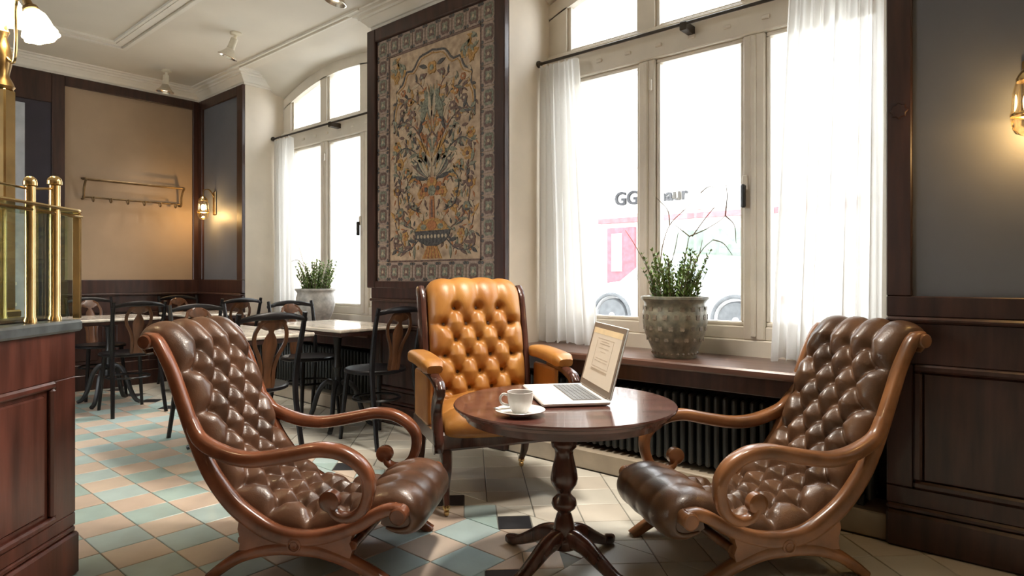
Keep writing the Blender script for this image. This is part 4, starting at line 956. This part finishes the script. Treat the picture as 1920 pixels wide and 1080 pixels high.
# brass lamp standard
lx_, ly_ = W(-1.868, 2.35)
t = thing('brass_counter_lamp', 'tall brass column lamp with tulip glass shades on the counter', 'lamp', (lx_, ly_, .90), A0)
b = MB().box(-.04, .04, -.04, .04, 0, .03, bev=.006); b.box(-.027, .027, -.027, .027, .03, .84, bev=.005); b.build('column', M['brass'], t)
MB().lathe([(.03, .84), (.036, .85), (.028, .87), (.018, .89), (.026, .93), (.03, .96), (.02, 1.0), (.012, 1.03), (.02, 1.05), (.012, 1.07), (.001, 1.08)], 18).build('finial', M['dkbrass'], t, smooth=True)
tul = [(.014, 0), (.026, -.006), (.039, -.025), (.045, -.05), (.047, -.07), (.056, -.095)]
def shade(pos, tilt, az, pts):
    am = MB().tube(catmull(pts, 26), .006, 8).build('arm', M['brass'], t, smooth=True)
    Mx = Matrix.Translation(pos) @ Matrix.Rotation(az, 4, 'Z') @ Matrix.Rotation(tilt, 4, 'Y')
    MB().lathe([(.001, .035), (.012, .035), (.014, .02), (.024, .012), (.026, 0), (.018, -.006), (.001, -.006)], 16).xf(Mx).build('shade_holder', M['dkbrass'], am, smooth=True)
    b = MB().lathe(tul, 40, closed=False, flute=lambda a, i: .06*math.cos(8*a)*(i/5)**2); b.xf(Mx).build('tulip_shade', M['lamp'], t, smooth=True)
    p = Mx @ Vector((0, 0, -.07)); point('lamp_light', p, 3.5, (1, .78, .48), .03, t)
shade((.045, -.03, 1.165), 0, 0, [(0, 0, 1.0), (.02, -.01, 1.10), (.03, -.02, 1.2), (.045, -.03, 1.235), (.045, -.03, 1.195)])
shade((.20, -.13, 1.075), math.radians(-22), 0, [(0, 0, .97), (.06, -.03, .93), (.085, -.05, 1.0), (.10, -.07, 1.12), (.16, -.12, 1.145), (.178, -.13, 1.10)])
shade((-.2, .05, 1.08), math.radians(22), 0, [(0, 0, .97), (-.06, .0, .95), (-.1, .02, 1.08), (-.17, .04, 1.15), (-.19, .05, 1.115)])

# ------------------------------------------------------------------ coat rack, sconces, spots
t = thing('coat_rack', 'brass coat rack with six hooks on the cream wall panel', 'coat rack', (XB, 2.27, 1.87))
for sg in (-1, 1):
    MB().tube(catmull([(.0, sg*.43, -.09), (.05, sg*.43, -.085), (.06, sg*.43, 0), (.10, sg*.43, .06), (.12, sg*.43, .085), (.0, sg*.43, .10)], 24), .01, 8).build('bracket', M['rackbrass'], t, smooth=True)
for x, z, r in ((.11, .085, .009), (.05, .085, .007), (.045, -.075, .009)): MB().lathe([(r, -.44), (r, .44)], 10, (x, 0, z), ax='y').build('rail', M['rackbrass'], t, smooth=True)
me = MB().tube(catmull([(.045, 0, -.07), (.055, 0, -.10), (.08, 0, -.115), (.10, 0, -.10), (.098, 0, -.085)], 16), .007, 8); me.ball((.098, 0, -.08), .011, 8); me = me.mesh('hook', M['rackbrass'], True)
for k in range(6): link('hook', me, t, (0, -.36+k*.145, 0))
def sconce(x, z, label, power):
    t = thing('wall_sconce', label, 'wall lamp', (x, YW-.007, z))
    MB().box(-.03, .03, -.016, 0, .02, .26, bev=.008).build('backplate', M['dkbrass'], t)
    MB().tube(catmull([(0, -.01, .2), (0, -.06, .27), (0, -.115, .26), (0, -.12, .19)], 20), .006, 8).build('arm', M['dkbrass'], t, smooth=True)
    MB().lathe([(.001, .20), (.02, .198), (.035, .18), (.042, .165), (.04, .155), (.001, .155)], 20, (0, -.12, 0)).build('gallery', M['brass'], t, smooth=True)
    MB().lathe([(.04, .155), (.048, .12), (.052, .06), (.056, .045)], 24, (0, -.12, 0), closed=False, flute=lambda a, i: .05*math.cos(12*a)).build('crystal_shade', M['crystal'], t, smooth=True)
    MB().lathe([(.056, .047), (.058, .042), (.056, .037)], 24, (0, -.12, 0), closed=False).build('shade_ring', M['brass'], t, smooth=True)
    MB().lathe([(.054, .037), (.05, .0), (.04, -.02), (.02, -.03), (.001, -.032)], 20, (0, -.12, 0), closed=False, flute=lambda a, i: .05*math.cos(12*a)).build('crystal_bowl', M['crystal'], t, smooth=True)
    MB().ball((0, -.12, .09), .022, 12, (1, 1, 1.4)).build('bulb', M['bulb'], t, smooth=True)
    point('sconce_light', (0, -.12, .012), power, (1, .66, .3), .025, t)
sconce(-6.545, 1.66, 'lit brass sconce with crystal shade on the grey panel beside the coat rack', 6)
sconce(-.105, 1.56, 'lit brass sconce with crystal shade on the grey panel behind the dark brown chair', 4.5)
def spot(x, y, tilt, az, label, power=45, cone=70):
    t = thing('ceiling_spotlight', label, 'spotlight', (x, y, ZC), az, 'ceiling spotlights')
    MB().lathe([(.001, 0), (.045, 0), (.045, -.012), (.03, -.02), (.001, -.02)], 20).build('ceiling_rose', M['ivory'], t, smooth=True)
    Mx = Matrix.Translation((0, 0, -.02)) @ Matrix.Rotation(tilt, 4, 'Y')
    MB().lathe([(.012, 0), (.012, -.02), (.026, -.03), (.028, -.10), (.03, -.115)], 18).xf(Mx).build('stem', M['ivory'], t, smooth=True)
    hd = MB().lathe([(.028, -.11), (.034, -.13), (.06, -.165), (.075, -.178), (.076, -.184), (.07, -.186), (.058, -.17), (.001, -.165)], 28).xf(Mx).build('reflector', M['chrome'], t, smooth=True)
    MB().lathe([(.001, -.172), (.022, -.172), (.026, -.166)], 18, closed=False).xf(Mx).build('lens', M['spotlens'], hd, smooth=True)
    l = bpy.data.lights.new('spot_light', 'SPOT'); l.energy = power; l.color = (1, .9, .78); l.spot_size = math.radians(cone); l.spot_blend = .8; l.shadow_soft_size = .16
    lo = bpy.data.objects.new('spot_light', l); COL.objects.link(lo); lo.parent = t; lo.matrix_local = Mx @ Matrix.Translation((0, 0, -.19))
spot(-6.42, 2.39, math.radians(4), A0, 'ivory ceiling spotlight above the coat rack table')
spot(-5.02, 2.39, math.radians(22), A0, 'ivory ceiling spotlight at the edge of the far window bay', 80)
spot(-3.50, 2.36, math.radians(16), math.radians(45), 'ceiling spotlight in front of the mosaic panel', 110, 70)
spot(-1.78, 2.36, math.radians(12), math.radians(110), 'added unseen ceiling spotlight above the round table', 190, 100)  # out-of-view lamp added to brighten the floor round the table
spot(-.70, 2.2, math.radians(28), math.radians(25), 'added unseen ceiling spotlight above the dark brown chair', 110, 80)  # out-of-view lamp added to lift the shadowed floor behind the table

# ------------------------------------------------------------------ the street outside
o = struct(MB().box(-45, 30, -30, 45, -.3, -.02).build('street_ground', M['asphalt']))
YF = 14.0
fb = thing('street_building', 'pale shop building across the street with dark sign letters', 'building', (0, YF, 0))
MB().box(-14.5, 6, 0, 4, -.1, 6.9).build('wall', M['facade'], fb)
for z, d in ((3.75, .25), (2.62, .12), (6.6, .2)): MB().box(-14.5, 6, -d, 0, z, z+.12, bev=.02).build('ledge', M['facade2'], fb)
for k in range(7):
    for z in (4.5,):
        x = -13.6+k*2.7; w_ = MB().box(x, x+1.1, -.05, .02, z, z+1.7, bev=.01).build('window_frame', M['facade'], fb); MB().box(x+.1, x+1.0, -.07, 0, z+.1, z+1.6).build('pane', M['fwin'], w_)
MB().box(-9.2, -3.2, -.14, 0, 2.42, 2.54).build('awning_stripe', M['pink'], fb)
rd = MB().box(-8.95, -8.15, -.1, 0, .9, 2.3, bev=.01).build('red_door', M['red'], fb); MB().box(-8.8, -8.5, -.12, 0, 1.2, 2.15).build('door_pane', M['fwin'], rd)
MB().box(-7.2, -5.2, -.08, 0, 1.35, 2.15, bev=.01).build('shop_window', M['green'], fb)
def text(body, x, z, size, name):
    c = bpy.data.curves.new('t', 'FONT'); c.body = body; c.size = size; c.extrude = .03; c.resolution_u = 3; c.offset = .008
    ob = bpy.data.objects.new('t', c); COL.objects.link(ob); dg = bpy.context.evaluated_depsgraph_get(); dg.update()
    me = bpy.data.meshes.new_from_object(ob.evaluated_get(dg)); bpy.data.objects.remove(ob)
    me.materials.clear(); me.materials.append(M['sign']); o = link(name, me, fb, (x, -.06, z)); o.rotation_euler = (math.pi/2, 0, 0); return o
def fx(px):  # x on the facade plane seen at a pixel column
    m = (px-960)/FPX; d = Fv+Rv*m; return d[0]*YF/d[1]
def fz(px, py):
    m = (px-960)/FPX; d = Fv+Rv*m; return HCAM+(YH-py)/FPX*YF/d[1]
text('GG', fx(1155), fz(1155, 386), .47, 'sign_letters'); text('naur', fx(1236), fz(1236, 378), .42, 'sign_letters')
st = thing('stone_building', 'pale stone building with tall windows across the street to the left', 'building', (0, YF+.2, 0))
MB().box(-40, -14.7, 0, 4, -.1, 10.8).build('wall', M['facade2'], st)
for z in (3.4, 4.2, 7.6, 10.6): MB().box(-40, -14.7, -.3, 0, z, z+.22, bev=.03).build('ledge', M['facade'], st)
for k in range(9):
    for z in (.6, 4.9, 8.2):
        x = -38.5+k*2.6; w_ = MB().box(x, x+1.3, -.06, .02, z, z+2.2, bev=.02).build('window_frame', M['facade'], st); MB().box(x+.12, x+1.18, -.08, 0, z+.1, z+2.1).build('pane', M['fwin'], w_)
def car(x, y, label, m):
    t = thing('parked_car', label, 'car', (x, y, 0), 0, 'cars parked in the street')
    prof = [(-2.0, .35), (-2.05, .6), (-2.0, .82), (-1.55, .90), (-1.0, .98), (-.45, 1.38), (.2, 1.46), (.95, 1.42), (1.55, 1.02), (1.95, .95), (2.05, .7), (2.0, .35)]
    body = MB()
    def arch(cx): return [(cx+.37*math.cos(a), .33+.37*math.sin(a)) for a in np.linspace(math.pi, 0, 13)]
    low = [(-2.0, .33)]+arch(-1.2)+arch(1.2)+[(2.0, .33)]
    ring = low+[(p[0], p[1]) for p in prof[::-1]]
    body.prism(ring, 0, 1.6, 'y'); body.build('body', m, t)
    for q in ([(-.88, 1.0), (-.42, 1.33), (.1, 1.39), (.1, 1.0)], [(.16, 1.0), (.16, 1.39), (.85, 1.36), (1.3, 1.02)]): MB().prism(q, -.012, .012, 'y').build('side_window', M['carglass'], t)
    for cx in (-1.2, 1.2):
        w_ = MB().lathe([(.20, .02), (.30, .01), (.325, .05), (.325, .17), (.30, .2), (.20, .2)], 28, (cx, 0, .325), ax='y').build('wheel', M['tyre'], t, smooth=True)
        MB().lathe([(.001, .02), (.06, .015), (.07, .035), (.15, .03), (.2, .02), (.2, .06)], 24, (cx, 0, .325), ax='y').build('hub_cap', M['hub'], w_, smooth=True)
        MB().sweep([(cx+.40*math.cos(a), .0, .33+.40*math.sin(a)) for a in np.linspace(math.pi, 0, 20)], (0, 1, 0), .035, .03, 8, .8).build('wheel_arch', M['tyre'], t)
    for sx, nm in ((-2.02, 'headlamp'), (1.96, 'tail_lamp')): MB().box(sx-.04, sx+.06, -.01, .25, .62, .76, bev=.015).build(nm, M['fwin'] if sx < 0 else M['red'], t)
car(-5.40, 10.4, 'white car parked outside the window with the green glazed pot', M['carwhite'])
car(-12.5, 10.4, 'silver car parked outside the far window', M['carsilver'])
